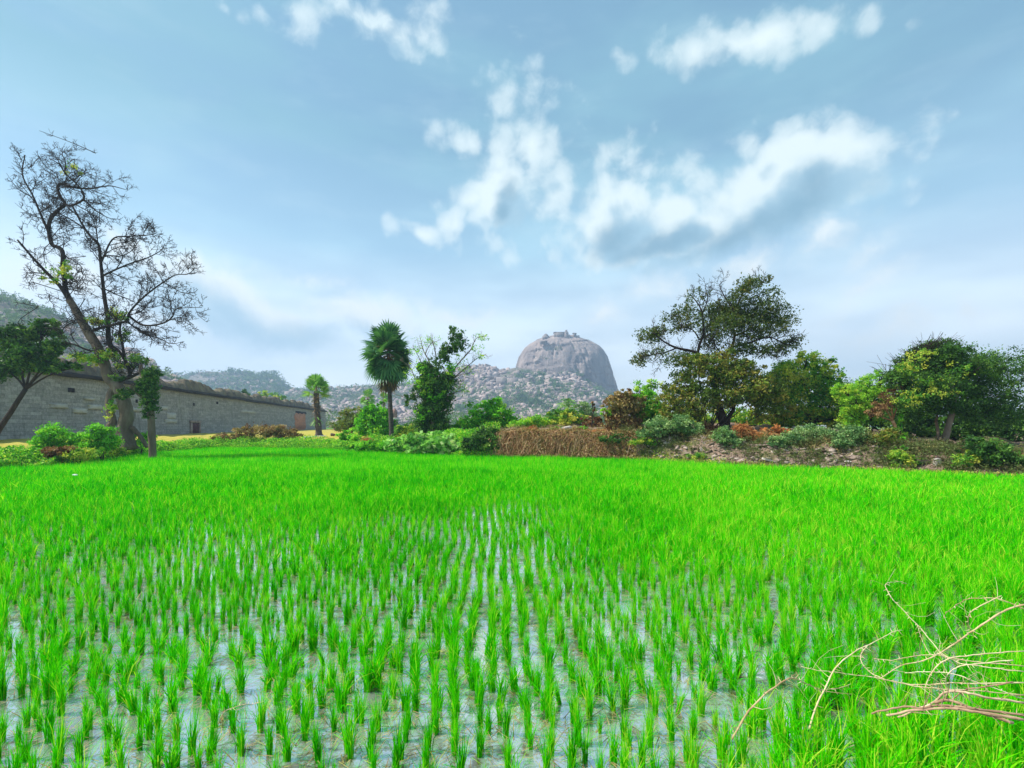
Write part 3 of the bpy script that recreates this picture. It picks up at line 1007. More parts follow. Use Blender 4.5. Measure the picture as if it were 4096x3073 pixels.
def hill_buildings():
    d = 880.0
    u = px(d)
    # domed shrine
    b = P(2183, 1356, d)
    r = thing('domed_shrine', b, 'domed stone shrine, westernmost ruin on the summit of the great rock', 'shrine')
    g = Geo(); box(g, (0, 0, 4 * u), (26 * u, 20 * u, 14 * u)); g.build('wall', M['fort_stone'], r)
    g = Geo(); lathe(g, (0, 0, 10.9 * u), [(10 * u, 0), (9.6 * u, 3 * u), (7.5 * u, 6.5 * u), (4 * u, 9 * u), (0.3, 10 * u)]); g.build('dome', M['fort_stone'], r, smooth=True)
    g = Geo(); box(g, (0, -10.05 * u, 1 * u), (5 * u, 1.2 * u, 8 * u)); g.build('doorway', M['ledge'], r)
    b = P(2203, 1352, d)
    r = thing('small_dome', b, 'tiny round domed kiosk between the shrine and the long hall', 'kiosk')
    g = Geo(); lathe(g, (0, 0, 0), [(4.2 * u, -1), (4.2 * u, 2.5 * u), (3.6 * u, 5 * u), (2 * u, 7 * u), (0.2, 7.8 * u)]); g.build('dome', M['fort_stone'], r, smooth=True)
    g = Geo(); box(g, (0, -4.0 * u, 0.8 * u), (2 * u, 1.2 * u, 3 * u)); g.build('doorway', M['ledge'], r)
    # long hall
    b = P(2236, 1354, d)
    r = thing('long_hall', b, 'long flat roofed stone hall on the summit beside the tower', 'hall')
    g = Geo(); box(g, (0, 0, 9 * u), (42 * u, 26 * u, 26 * u)); g.build('wall', M['fort_stone'], r)
    g = Geo(); box(g, (0, 0, 22.6 * u), (44 * u, 28 * u, 1.2 * u)); g.build('roof', M['ledge'], r)
    for k in range(5):
        g = Geo(); box(g, (-16 * u + 8 * k * u, -13.05 * u, 9 * u), (2.4 * u, 0.8, 6 * u)); g.build('window', M['ledge'], r)
    # tower
    b = P(2265, 1354, d - 3)
    r = thing('watch_tower', b, 'tall stepped stone tower, highest point of the rock summit', 'tower')
    g = Geo()
    box(g, (0, 0, 8 * u), (18 * u, 20 * u, 30 * u), taper=0.86)
    g.build('wall', M['fort_stone'], r)
    g = Geo()
    box(g, (0, 0, 26.2 * u), (11 * u, 12 * u, 6.4 * u), taper=0.75)
    box(g, (0, 0, 31.4 * u), (8 * u, 9 * u, 4 * u), taper=0.9)
    g.build('turret', M['fort_stone'], r)
    g = Geo(); box(g, (0.5 * u, -9.3 * u, 18 * u), (3 * u, 1.2 * u, 6 * u)); g.build('window', M['ledge'], r)
    g = Geo(); box(g, (11 * u, 0, 4 * u), (6 * u, 14 * u, 16 * u)); g.build('annex', M['fort_stone'], r)
    # pavilion
    b = P(2298, 1352, d)
    r = thing('stone_pavilion', b, 'small square stone pavilion with low annex, easternmost ruin on the summit', 'pavilion')
    g = Geo(); box(g, (0, 0, 7 * u), (13 * u, 14 * u, 20 * u)); g.build('wall', M['fort_stone'], r)
    g = Geo(); box(g, (0, 0, 17.6 * u), (16 * u, 16 * u, 1.2 * u)); box(g, (-2 * u, 0, 19.4 * u), (4 * u, 4 * u, 2.4 * u)); g.build('roof', M['fort_stone'], r)
    g = Geo(); box(g, (13 * u, 0, 2 * u), (12.6 * u, 11 * u, 14 * u)); g.build('annex', M['fort_stone'], r)
    g = Geo(); box(g, (0, -7.05 * u, 9 * u), (4 * u, 0.8, 8 * u)); g.build('doorway', M['ledge'], r)
    # colonnade terrace below the shrine
    b = P(2175, 1371, 850)
    r = thing('colonnade', b, 'low row of dark arches in the slope below the domed shrine', 'colonnade')
    g = Geo(); box(g, (0, 4, 2 * u), (28 * u, 8, 12 * u)); g.build('wall', M['fort_stone'], r)
    for k in range(5):
        g = Geo(); box(g, ((-10 + 5 * k) * u, -0.05, 3 * u), (2.6 * u, 0.5, 5 * u)); g.build('arch', M['ledge'], r)
    # fort wall across the talus
    r = thing('fort_wall', P(2060, 1535, 760), 'long pale ruined fort wall crossing the boulder slope below the cliff', 'wall')
    O = P(2060, 1535, 760)
    g = Geo()
    pts = [(1985, 1531, 770), (2030, 1533, 765), (2075, 1536, 760), (2122, 1540, 755)]
    for (a, b_) in zip(pts[:-1], pts[1:]):
        pa, pb = P(*a), P(*b_)
        mid = (pa + pb) / 2 - O
        L = np.linalg.norm(pb - pa)
        box(g, mid + np.array([0, 0, 2.5]), (L + 0.6, 2.4, 13.5), math.atan2(pb[1] - pa[1], pb[0] - pa[0]), 0.7, 0.25)
    g.build('rampart', M['fort_stone'], r)
    g = Geo()
    lathe(g, P(2125, 1540, 754) - O, [(4.6, -7), (4.2, 10.5), (4.5, 10.6), (4.5, 11.8), (0.1, 11.9)], 14, 0.8)
    g.build('bastion', M['fort_stone'], r)
    r2 = thing('ruined_gatehouse', P(2230, 1515, 800), 'ruined block of grey masonry among bushes at the foot of the cliff', 'ruin')
    g = Geo()
    for (ox, w, hh) in ((-12, 9, 9), (-3, 7, 12), (5, 9, 10), (13, 6, 14)):
        box(g, (ox, 0.3 * ox, hh / 2 - 4), (w, 6, hh + 4), 0.05 * ox, rng.random(), 0.3)
    g.build('wall', M['fort_stone'], r2)
    g = Geo(); box(g, (-3, -4.3, 0), (2.4, 1.0, 5)); g.build('doorway', M['ledge'], r2)


hill_buildings()


def hit(sx, sy):
    """distance at which the line of sight meets the bank"""
    ds = np.linspace(float(Db(sx)) - 0.4, 60, 1200)
    zl = CH - (sy - HY) / F * ds
    zt = ground_z((sx - CX) / F * ds, ds, False)
    k = np.where(zt >= zl)[0]
    return float(ds[k[0]]) if len(k) else 50.0


def leafy(name, label, cat, base, blobs, d, n, leaf, mat, group=None, stems=True, stem_mat='bark_dark', depth=1.0, width=0.55, shell=0.35,
          sub=0.2, per=42, up=0.5, droop=0.2, ctx=None, stem_r=None, part='foliage', stemname='stem', nstem=3, dj=0.25):
    """bush or tree: root Empty, leaf mesh, stem mesh. blobs in photo px (x, y, rx, ry[, distance shift])"""
    bx = base[0]
    if d is None:                            # stands on the visible bank
        d = hit(bx, base[1])
    bz = gz(bx, d) - 0.1
    O = np.array([(bx - CX) / F * d, d, bz])
    root = thing(name, O, label, cat, group)
    g, st = Geo(), Geo()
    tot = sum(b[2] * b[3] for b in blobs)
    tree = stemname == 'trunk'
    if tree:
        cen = P(sum(b[0] for b in blobs) / len(blobs), max(b[1] for b in blobs), d)
        fork = O * 0.25 + cen * 0.75
        r0 = (stem_r or 0.15) * 1.5
        tube(st, curve([O - np.array([0, 0, 0.2]), O * 0.6 + fork * 0.4 + np.array([0.12, 0, 0]), fork], 10), np.linspace(r0 * 1.25, r0 * 0.8, 10), 9, 0.5, 0.2)
    for b in blobs:
        dd = d + (b[4] if len(b) > 4 else rng.uniform(-dj, dj))
        c = P(b[0], b[1], dd)
        r = np.array([b[2] / F * d, depth * 0.5 * (b[2] + b[3]) / F * d, b[3] / F * d])
        s = blob(g, c, r, max(12, int(n * b[2] * b[3] / tot)), leaf, shell, sub, per, width=width, up=up, droop=droop)
        if stems:
            rr = stem_r or 0.03 + 0.02 * r.mean()
            k = nstem
            mid = O * 0.55 + c * 0.45 + rng.normal(size=3) * 0.15 * r.mean() * np.array([1, 1, 0.3])
            if tree:
                mid = fork * 0.5 + c * 0.5 + rng.normal(size=3) * 0.12 * r.mean()
            tube(st, curve([fork if tree else O + np.array([0, 0, -0.15]), mid, c], 7), np.linspace(rr * (0.7 if tree else 1), rr * 0.3, 7), 5)
            for q in s[rng.integers(0, len(s), k * 2)]:
                m2 = (c + q) / 2 + rng.normal(size=3) * 0.1 * r.mean()
                tube(st, curve([mid * 0.4 + c * 0.6, m2, q], 5), np.linspace(rr * 0.4, rr * 0.12, 5), 4, cap=False)
    ok = g.V
    for k in range(len(ok)):                 # nothing below the ground
        v = ok[k]
        v[:, 2] = np.maximum(v[:, 2], bz + 0.02)
    g.build(part, M[mat], root, origin=O)
    if stems:
        st.build(stemname, M[stem_mat], root, smooth=True, origin=O)
    return root


# shrubs one can tell apart on the boulder slope
def hill_shrubs():
    spots = [(2189, 1466, 10, 9), (2219, 1462, 18, 14), (2259, 1478, 26, 14), (2253, 1496, 20, 11), (2325, 1476, 34, 20), (2313, 1500, 20, 13),
             (2390, 1494, 9, 13), (2350, 1524, 12, 9), (2412, 1524, 12, 8), (2165, 1533, 18, 13), (2118, 1539, 12, 9), (2215, 1525, 18, 8),
             (2175, 1503, 8, 13), (2100, 1489, 30, 10), (2155, 1499, 20, 12), (2072, 1505, 15, 8), (1938, 1516, 14, 10), (2090, 1588, 22, 15),
             (2141, 1610, 34, 20), (2184, 1627, 20, 10), (2336, 1580, 20, 13), (2372, 1596, 18, 9), (2025, 1512, 10, 11), (2003, 1617, 40, 13),
             (1858, 1632, 48, 15), (1902, 1628, 20, 11), (2267, 1562, 8, 9), (2227, 1542, 20, 11)]
    # distance on the slope where the line of sight meets it
    for (sx, sy, rx, ry) in spots:
        ds = np.linspace(520, 880, 240)
        zl = CH - (sy + ry * 0.7 - HY) / F * ds
        zt = talus.z(np.full_like(ds, sx), ds)
        hit = np.where(zt >= zl)[0]
        d = float(ds[hit[0]]) if len(hit) else 868.0
        d -= 3
        O = P(sx, sy + ry * 0.8, d)
        root = thing('hill_shrub', O, 'dark rounded shrub growing among the pink boulders on the fort hill slope', 'shrub', 'shrubs among the boulders')
        g = Geo()
        r = np.array([rx / F * d, 0.8 * rx / F * d, ry / F * d])
        blob(g, P(sx, sy, d), r, int(160 + rx * ry * 1.8), 2.0, 0.35, 0.22, per=14, dens=1, up=0.7)
        g.build('crown', M['far_leaf'], root, origin=O)
        st = Geo()
        tube(st, curve([O - np.array([0, 0, 2.0]), P(sx, sy, d)], 4), np.linspace(0.5, 0.2, 4), 5)
        st.build('stem', M['bark_dark'], root, origin=O)


hill_shrubs()


# far wood at the foot of the hill
def far_wood():
    g = Geo()
    for k in range(170):
        sx = rng.uniform(1240, 2750)
        d = rng.uniform(190, 330)
        top = 1652 + 16 * math.sin(sx * 0.013) + 10 * rng.random() + (10 if 1560 < sx < 1800 else 0)
        r = (1716 - top) / F * d * 0.6
        c = np.array([(sx - CX) / F * d, d, 1.0 + r * 0.7])
        blob(g, c, (r * 1.3, r * 1.3, r), 150, 0.9, 0.4, 0.25, per=12, dens=1, up=0.7)
    tag(g.build('distant_woods', M['far_leaf']), kind='stuff')


far_wood()


# ------------------------------------------------------------------ long fort wall at the left
def long_wall():
    d0, d1 = 36.0, 200.0
    A = np.array([-42.6 - 0.18 * d0, d0, 1.0])
    B = np.array([-42.6 - 0.18 * d1, d1, 1.0])
    L = np.linalg.norm(B - A)
    ang = math.atan2(B[1] - A[1], B[0] - A[0])
    root = thing('stone_wall', A, 'long grey coursed stone fortress wall with black ledge and overgrown parapet', 'wall')
    root.rotation_euler = (0, 0, ang)          # local x along the wall, local -y towards the field
    def W_(sx):                                # along-wall position seen at photo column sx
        d = 80940.0 / (1706 - sx)
        return (d - d0) / math.cos(math.atan(0.18))
    # body with uneven face
    nx, nzz = 420, 22
    X, Zz = np.meshgrid(np.linspace(0, L, nx), np.linspace(-0.6, 7.35, nzz), indexing='ij')
    Y = -0.35 * (1 - Zz / 7.5) + (fbm(np.stack([X, Zz, 0 * X], -1) * 0.8, 4) - 0.5) * 0.16
    V = np.stack([X, Y, Zz], -1).reshape(-1, 3)
    i = np.arange(nx - 1)[:, None] * nzz
    j = np.arange(nzz - 1)[None]
    Q = np.stack([i + j, i + nzz + j, i + nzz + j + 1, i + j + 1], -1).reshape(-1, 4)
    g = Geo().add(V, Q, None, 0.5)
    box(g, (L / 2, 2.3, 3.3), (L - 0.02, 4.2, 7.9))
    g.build('masonry', M['wall'], root)
    # black projecting ledge, slightly sagging and broken
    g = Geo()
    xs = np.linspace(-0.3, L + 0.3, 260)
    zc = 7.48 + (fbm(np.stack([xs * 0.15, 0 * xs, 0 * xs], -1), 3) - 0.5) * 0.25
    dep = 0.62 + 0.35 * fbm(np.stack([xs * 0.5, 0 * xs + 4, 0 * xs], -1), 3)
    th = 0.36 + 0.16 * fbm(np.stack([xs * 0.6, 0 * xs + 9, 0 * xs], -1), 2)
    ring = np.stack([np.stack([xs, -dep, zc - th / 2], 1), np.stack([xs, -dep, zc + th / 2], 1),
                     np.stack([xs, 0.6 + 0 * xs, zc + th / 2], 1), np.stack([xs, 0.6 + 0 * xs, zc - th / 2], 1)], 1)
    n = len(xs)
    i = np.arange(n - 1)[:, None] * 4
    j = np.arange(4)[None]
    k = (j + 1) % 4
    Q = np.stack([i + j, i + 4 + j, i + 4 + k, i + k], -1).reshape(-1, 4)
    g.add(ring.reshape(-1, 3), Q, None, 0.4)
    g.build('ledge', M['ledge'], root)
    # weathered sloping parapet, worn merlons
    xs = np.linspace(0, L, 700)
    prof = np.linspace(0, 1, 12)
    X, U = np.meshgrid(xs, prof, indexing='ij')
    per = 2.6
    ph = (X / per) % 1.0
    mer = sm(np.minimum(ph, 1 - ph) / 0.16)
    wear = fbm(np.stack([X * 0.35, 0 * X, 0 * X], -1), 4)
    H = 0.65 + 0.55 * wear + 1.15 * mer * np.clip(wear * 2.1 - 0.35, 0.15, 1.1)
    Z = 7.6 + H * np.sin(np.minimum(U * 1.4, 1) * np.pi / 2)
    Y = -0.12 + 1.9 * U ** 1.3 + (fbm(np.stack([X, U * 3, 0 * X], -1) * 1.2, 4) - 0.5) * 0.45
    Z = Z + (fbm(np.stack([X * 1.5, U * 4, 0 * X + 3], -1), 4) - 0.5) * 0.6
    V = np.stack([X, Y, Z], -1).reshape(-1, 3)
    n0, n1 = X.shape
    i = np.arange(n0 - 1)[:, None] * n1
    j = np.arange(n1 - 1)[None]
    Q = np.stack([i + j, i + n1 + j, i + n1 + j + 1, i + j + 1], -1).reshape(-1, 4)
    g = Geo().add(V, Q, None, 0.5)
    box(g, (L / 2, 2.9, 7.75), (L, 2.4, 0.5))
    g.build('parapet', M['parapet'], root)

    def patch(name, sx, sy0, sy1, wpx, mat, thick=0.05, label=None):
        d = 80940.0 / (1706 - sx)
        x = W_(sx)
        x2 = W_(sx + wpx)
        z0, z1 = CH - (sy1 - HY) / F * d - 1.0, CH - (sy0 - HY) / F * d - 1.0
        zc_ = (z0 + z1) / 2
        # ragged outline
        nn = 26
        a = np.linspace(0, 2 * np.pi, nn, endpoint=False)
        sq = 1 / np.maximum(np.abs(np.cos(a)), np.abs(np.sin(a)))
        rr = sq * (0.9 + 0.18 * rng.random(nn))
        px_, pz_ = (x + x2) / 2 + np.cos(a) * rr * (x2 - x) / 2, zc_ + np.sin(a) * rr * (z1 - z0) / 2
        off = -0.35 * (1 - pz_ / 7.5) - 0.1
        g = Geo()
        front = np.stack([px_, off - thick, pz_], 1)
        back = np.stack([px_, off + 0.3, pz_], 1)
        cen = np.array([[(x + x2) / 2, -0.35 * (1 - zc_ / 7.5) - 0.1 - thick, zc_]])
        jj = np.arange(nn)
        T = np.stack([np.full(nn, 2 * nn), jj, (jj + 1) % nn], 1)
        Qq = np.stack([jj, nn + jj, nn + (jj + 1) % nn, (jj + 1) % nn], 1)
        g.add(np.vstack([front, back, cen]), Qq, T, rng.random())
        o = g.build(name, M[mat], root)
        if label:
            o['label'] = label

    for (sx, y0, y1, w) in ((190, 1613, 1631, 70), (280, 1633, 1652, 58), (345, 1618, 1637, 56), (510, 1630, 1645, 50), (660, 1652, 1676, 36),
                            (652, 1676, 1692, 48), (330, 1588, 1600, 40), (640, 1624, 1638, 24), (180, 1690, 1706, 26), (960, 1640, 1650, 60)):
        patch('stone_patch', sx, y0, y1, w, 'plaster')
    patch('brick_patch', 1176, 1652, 1722, 42, 'brick_orange', 0.06, 'tall orange brick repair near the far end of the wall')
    patch('brick_patch', 1182, 1644, 1654, 40, 'ledge', 0.05, 'dark patch above the orange brick repair')  # black strip along the top edge of the brick repair
    # small doorway with frame
    x, x2 = W_(757), W_(785)
    dd = 80940.0 / (1706 - 770)
    h = (1739 - 1697) / F * dd
    g = Geo(); box(g, ((x + x2) / 2, -0.40, h / 2 - 0.05), ((x2 - x), 0.2, h)); dr = g.build('door', M['door_wood'], root)
    g = Geo()
    box(g, (x - 0.25, -0.42, h / 2), (0.5, 0.32, h + 0.1)); box(g, (x2 + 0.25, -0.42, h / 2), (0.5, 0.32, h + 0.1)); box(g, ((x + x2) / 2, -0.42, h + 0.28), (x2 - x + 1.2, 0.34, 0.45))
    g.build('door_frame', M['rubble'], dr)
    # narrow loopholes
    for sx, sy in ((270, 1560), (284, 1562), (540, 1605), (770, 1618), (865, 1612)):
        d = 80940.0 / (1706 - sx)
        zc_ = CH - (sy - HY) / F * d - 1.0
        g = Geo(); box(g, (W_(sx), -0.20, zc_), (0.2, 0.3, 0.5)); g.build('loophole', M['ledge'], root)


long_wall()


# ------------------------------------------------------------------ brick turrets beyond the meadow
def turret(sx, d, wpx, top, base_y, label):
    O = np.array([(sx - CX) / F * d, d, 0.9])
    r = thing('brick_turret', O, label, 'turret', 'old brick turrets behind the palm')
    u = d / F
    zt = lambda y: CH - (y - HY) / F * d - 0.9
    w = wpx * u
    g = Geo(); box(g, (0, 0, (zt(base_y) - 0.3) / 2), (w * 1.0, w, zt(base_y) + 0.3), 0, 0.4, 0.03); g.build('pedestal', M['old_brick'], r)
    g = Geo(); box(g, (0, 0, zt(base_y) + 4 * u), (w * 1.25, w * 1.25, 8 * u)); g.build('cornice', M['pale_stone'], r)
    hh = zt(top) - zt(base_y) - 8 * u
    g = Geo(); lathe(g, (0, 0, zt(base_y) + 8 * u), [(w * 0.5, 0), (w * 0.52, hh * 0.45), (w * 0.46, hh * 0.7), (w * 0.3, hh * 0.9), (0.02, hh)], 14); g.build('dome', M['old_brick'], r)
    g = Geo(); box(g, (-0.2 * w, -w * 0.5, zt(base_y) + 8 * u + hh * 0.28), (w * 0.22, 0.25, hh * 0.4)); g.build('niche', M['ledge'], r)


turret(1578, 165, 22, 1634, 1680, 'tall old red brick turret with dark niche, just behind the palm trunk')
turret(1542, 172, 16, 1650, 1682, 'smaller old brick turret, peeping out beside the bright green bush')


# ------------------------------------------------------------------ palms
def fan_leaf(g, st, o, ax, R, pet, droop, nb=20, spread=125):
    ax = norm(ax)
    side = norm(np.cross(ax, np.array([0, 0, 1.0]) + 0.15 * rng.normal(size=3)))
    nn = np.cross(side, ax)
    tl = rng.uniform(-0.7, 0.7)
    side, nn = side * math.cos(tl) + nn * math.sin(tl), nn * math.cos(tl) - side * math.sin(tl)
    h = o + ax * pet + np.array([0, 0, -droop * pet * 0.3])
    tube(st, curve([o, o + ax * pet * 0.55 + np.array([0, 0, 0.04 * pet]), h], 4), np.linspace(0.035, 0.02, 4), 4, cap=False)
    a = np.radians(np.linspace(-spread, spread, nb))
    for q in a:
        dirv = ax * math.cos(q) + side * math.sin(q)
        Lr = R * (1 - 0.18 * (abs(q) / math.radians(spread))) * rng.uniform(0.88, 1.05)
        wv = norm(-ax * math.sin(q) + side * math.cos(q))
        hw = Lr * 0.55 * math.radians(spread * 2 / nb) * 0.55
        mid = h + dirv * Lr * 0.55 + nn * 0.03 * R
        tip = h + dirv * Lr - np.array([0, 0, droop * Lr * 0.35]) + nn * 0.02
        V = np.array([h, mid + wv * hw - nn * 0.02, tip, mid - wv * hw - nn * 0.02])
        g.add(V, [(0, 1, 2, 3)], None, float(np.clip(rng.normal(0.45, 0.2), 0, 1)))


def fan_palm(label, pts, d, crown_c, R, nl, mat, skirt=8, trunk_r=(0.24, 0.17), dead=False, name='fan_palm', elev=(78, -70), dirt=0):
    bx = pts[0][0]
    O = np.array([(bx - CX) / F * d, d, gz(bx, d) - 0.1])
    root = thing(name, O, label, 'palm tree')
    st, fo, dd, pe = Geo(), Geo(), Geo(), Geo()
    line = [O] + [P(a, b, d) for a, b in pts[1:]]
    c = curve(line, 40)
    rad = np.linspace(trunk_r[0], trunk_r[1], 40) * (1 + 0.05 * np.sin(np.arange(40) * 2.4))
    rad[:3] *= (1.5, 1.25, 1.1)
    tube(st, c, rad, 12, 0.5)
    top = P(*crown_c, d)
    for k in range(nl):
        f = (k + 0.5) / nl
        el = math.radians(elev[0] + (elev[1] - elev[0]) * f ** 0.85 + rng.uniform(-8, 8))
        az = k * 2.39996 + rng.uniform(-0.2, 0.2)
        ax = np.array([math.cos(az) * math.cos(el), math.sin(az) * math.cos(el), math.sin(el)])
        o = top + np.array([0, 0, (0.45 - f) * R * 0.45])
        fan_leaf(fo, pe, o, ax, R * 0.62 * rng.uniform(0.9, 1.1), R * 0.55 * rng.uniform(0.8, 1.1), 0.25 + 0.5 * f)
    for k in range(skirt):
        az = k * 2.39996 + 1
        ax = np.array([math.cos(az) * 0.35, math.sin(az) * 0.35, -0.94])
        o = top + np.array([0, 0, -R * (0.35 + 0.5 * rng.random())])
        fan_leaf(dd, pe, o, ax, R * 0.5, R * 0.35, 0.5, 12, 80)
    tr = st.build('trunk', M['bark_palm'], root, smooth=True, origin=O)
    cr = fo.build('crown', M[mat], root, origin=O)
    pe.build('petioles', M['palm_dead'], cr)
    for q in (cr.children):
        q.data.transform(__import__('mathutils').Matrix.Translation(-Vector(O)))
    if skirt:
        dd.build('dead_fronds', M['palm_dead'], root, origin=O)
    return root, O


fan_palm('tall palmyra palm with round fan crown and slim bare trunk', [(1568, 1750), (1564, 1680), (1560, 1600), (1556, 1500), (1553, 1400)], 46,
         (1553, 1408), 2.5, 84, 'palm', 12, (0.25, 0.17), elev=(82, -58))


def shaggy(root, O, pts, d, r, n, mat):
    g = Geo()
    c = curve([P(a, b, d) for a, b in pts], n)
    for k in range(n):
        for _ in range(5):
            az = rng.uniform(0, 6.28)
            ax = np.array([math.cos(az), math.sin(az), rng.uniform(-0.9, 0.5)])
            L = r * rng.uniform(0.6, 1.5)
            sd_ = norm(np.cross(ax, [0, 0, 1.0])) * 0.10
            tip = c[k] + norm(ax) * L - np.array([0, 0, 0.2 * L])
            g.add([c[k] - sd_, c[k] + sd_, tip + sd_ * 0.4, tip - sd_ * 0.4], [(0, 1, 2, 3)], None, rng.random())
    g.build('dead_fronds', M[mat], root, origin=O)


root, O = fan_palm('short stout palm with shaggy dead fronds standing before the far end of the wall', [(1276, 1745), (1273, 1700), (1268, 1640), (1266, 1590), (1266, 1566)], 68,
                   (1266, 1562), 2.15, 22, 'palm_pale', 0, (0.46, 0.36), elev=(80, 2))
shaggy(root, O, [(1270, 1660), (1266, 1600), (1265, 1570)], 68, 0.85, 22, 'palm_dead')
shaggy(root, O, [(1262, 1690), (1268, 1665)], 68, 1.1, 6, 'palm_pale')
root, O = fan_palm('small distant palm with drooping crown rising behind the bright green bush', [(1471, 1720), (1471, 1660), (1471, 1620), (1472, 1596)], 105,
                   (1472, 1590), 1.75, 22, 'palm_pale', 0, (0.4, 0.3), elev=(80, -45))
shaggy(root, O, [(1471, 1640), (1472, 1608)], 105, 0.8, 14, 'palm_dead')
root, O = fan_palm('smallest distant palm with thin trunk, close beside the tall palm trunk', [(1537, 1720), (1538, 1660), (1536, 1620), (1535, 1598)], 118,
                   (1535, 1592), 1.45, 20, 'palm_pale', 0, (0.3, 0.28), elev=(80, -35))
shaggy(root, O, [(1538, 1630), (1536, 1606)], 118, 0.75, 12, 'palm_dead')


def coconut(label, sx, base_y, top_y, d, R):
    O = np.array([(sx - CX) / F * d, d, gz(sx, d)])
    root = thing('coconut_palm', O, label, 'palm tree')
    st, fo = Geo(), Geo()
    top = P(sx, top_y, d)
    tube(st, curve([O, (O + top) / 2 + np.array([0.2, 0, 0]), top], 14), np.linspace(0.28, 0.18, 14), 8)
    for k in range(20):
        az = k * 2.39996
        el = math.radians(80 - 90 * (k / 19) + rng.uniform(-6, 6))
        ax = np.array([math.cos(az) * math.cos(el), math.sin(az) * math.cos(el), math.sin(el)])
        c = curve([top, top + ax * R * 0.5, top + ax * R * 0.95 + np.array([0, 0, -0.35 * R])], 12)
        tube(fo, c, np.linspace(0.05, 0.015, 12), 4, cap=False)
        t = norm(np.gradient(c, axis=0))
        for j in range(1, 12):
            for s in (-1, 1):
                sd_ = norm(np.cross(t[j], [0, 0, 1.0])) * s
                L = R * 0.3 * math.sin(math.pi * min(1, (j + 1.5) / 13))
                tip = c[j] + (sd_ * 0.8 + t[j] * 0.55 + np.array([0, 0, -0.45])) * L
                w = t[j] * 0.10
                fo.add([c[j] - w, c[j] + w, tip], None, [(0, 1, 2)], rng.random())
    st.build('trunk', M['bark_palm'], root, smooth=True, origin=O)
    fo.build('crown', M['palm_pale'], root, origin=O)


coconut('coconut palm with feathery arching fronds in front of the boulder slope', 2270, 1720, 1628, 92, 2.9)


# ------------------------------------------------------------------ bare tree at the left
def twigs(g, path, rad, levels, every, length, spread=0.9, upb=0.25, rmin=0.010, planar=0.55, start=0.12):
    """recursive bare branching along a path"""
    L = np.linalg.norm(np.diff(path, axis=0), axis=1).sum()
    n = max(1, int(L / every))
    t = norm(np.gradient(path, axis=0))
    for k in range(n):
        f = start + (1 - start) * (k + rng.random()) / n
        i = min(len(path) - 1, int(f * (len(path) - 1)))
        p0, tt, r0 = path[i], t[i], rad[i]
        nd = rng.normal(size=3) * np.array([1, planar, 1])
        nd -= tt * (nd @ tt)
        nd = norm(nd)
        dv = norm(tt * rng.uniform(0.35, 0.9) + nd * spread + np.array([0, 0, upb]))
        Lc = length * rng.uniform(0.45, 1.25) * (1 - 0.45 * f)
        b1 = p0 + dv * Lc * 0.5 + rng.normal(size=3) * 0.10 * Lc
        b2 = p0 + norm(dv + np.array([0, 0, rng.uniform(-0.15, 0.35)])) * Lc + rng.normal(size=3) * 0.12 * Lc
        pts = curve([p0, b1, b2], 5 if levels > 0 else 4)
        rr = np.linspace(max(rmin, min(r0 * 0.55, 0.012 * Lc + rmin)), rmin * 0.7, len(pts))
        tube(g, pts, rr, 4 if levels > 0 else 3, cap=False)
        if levels > 0:
            twigs(g, pts, rr, levels - 1, every * 0.55, length * 0.42, spread, upb, rmin, planar, 0.25)


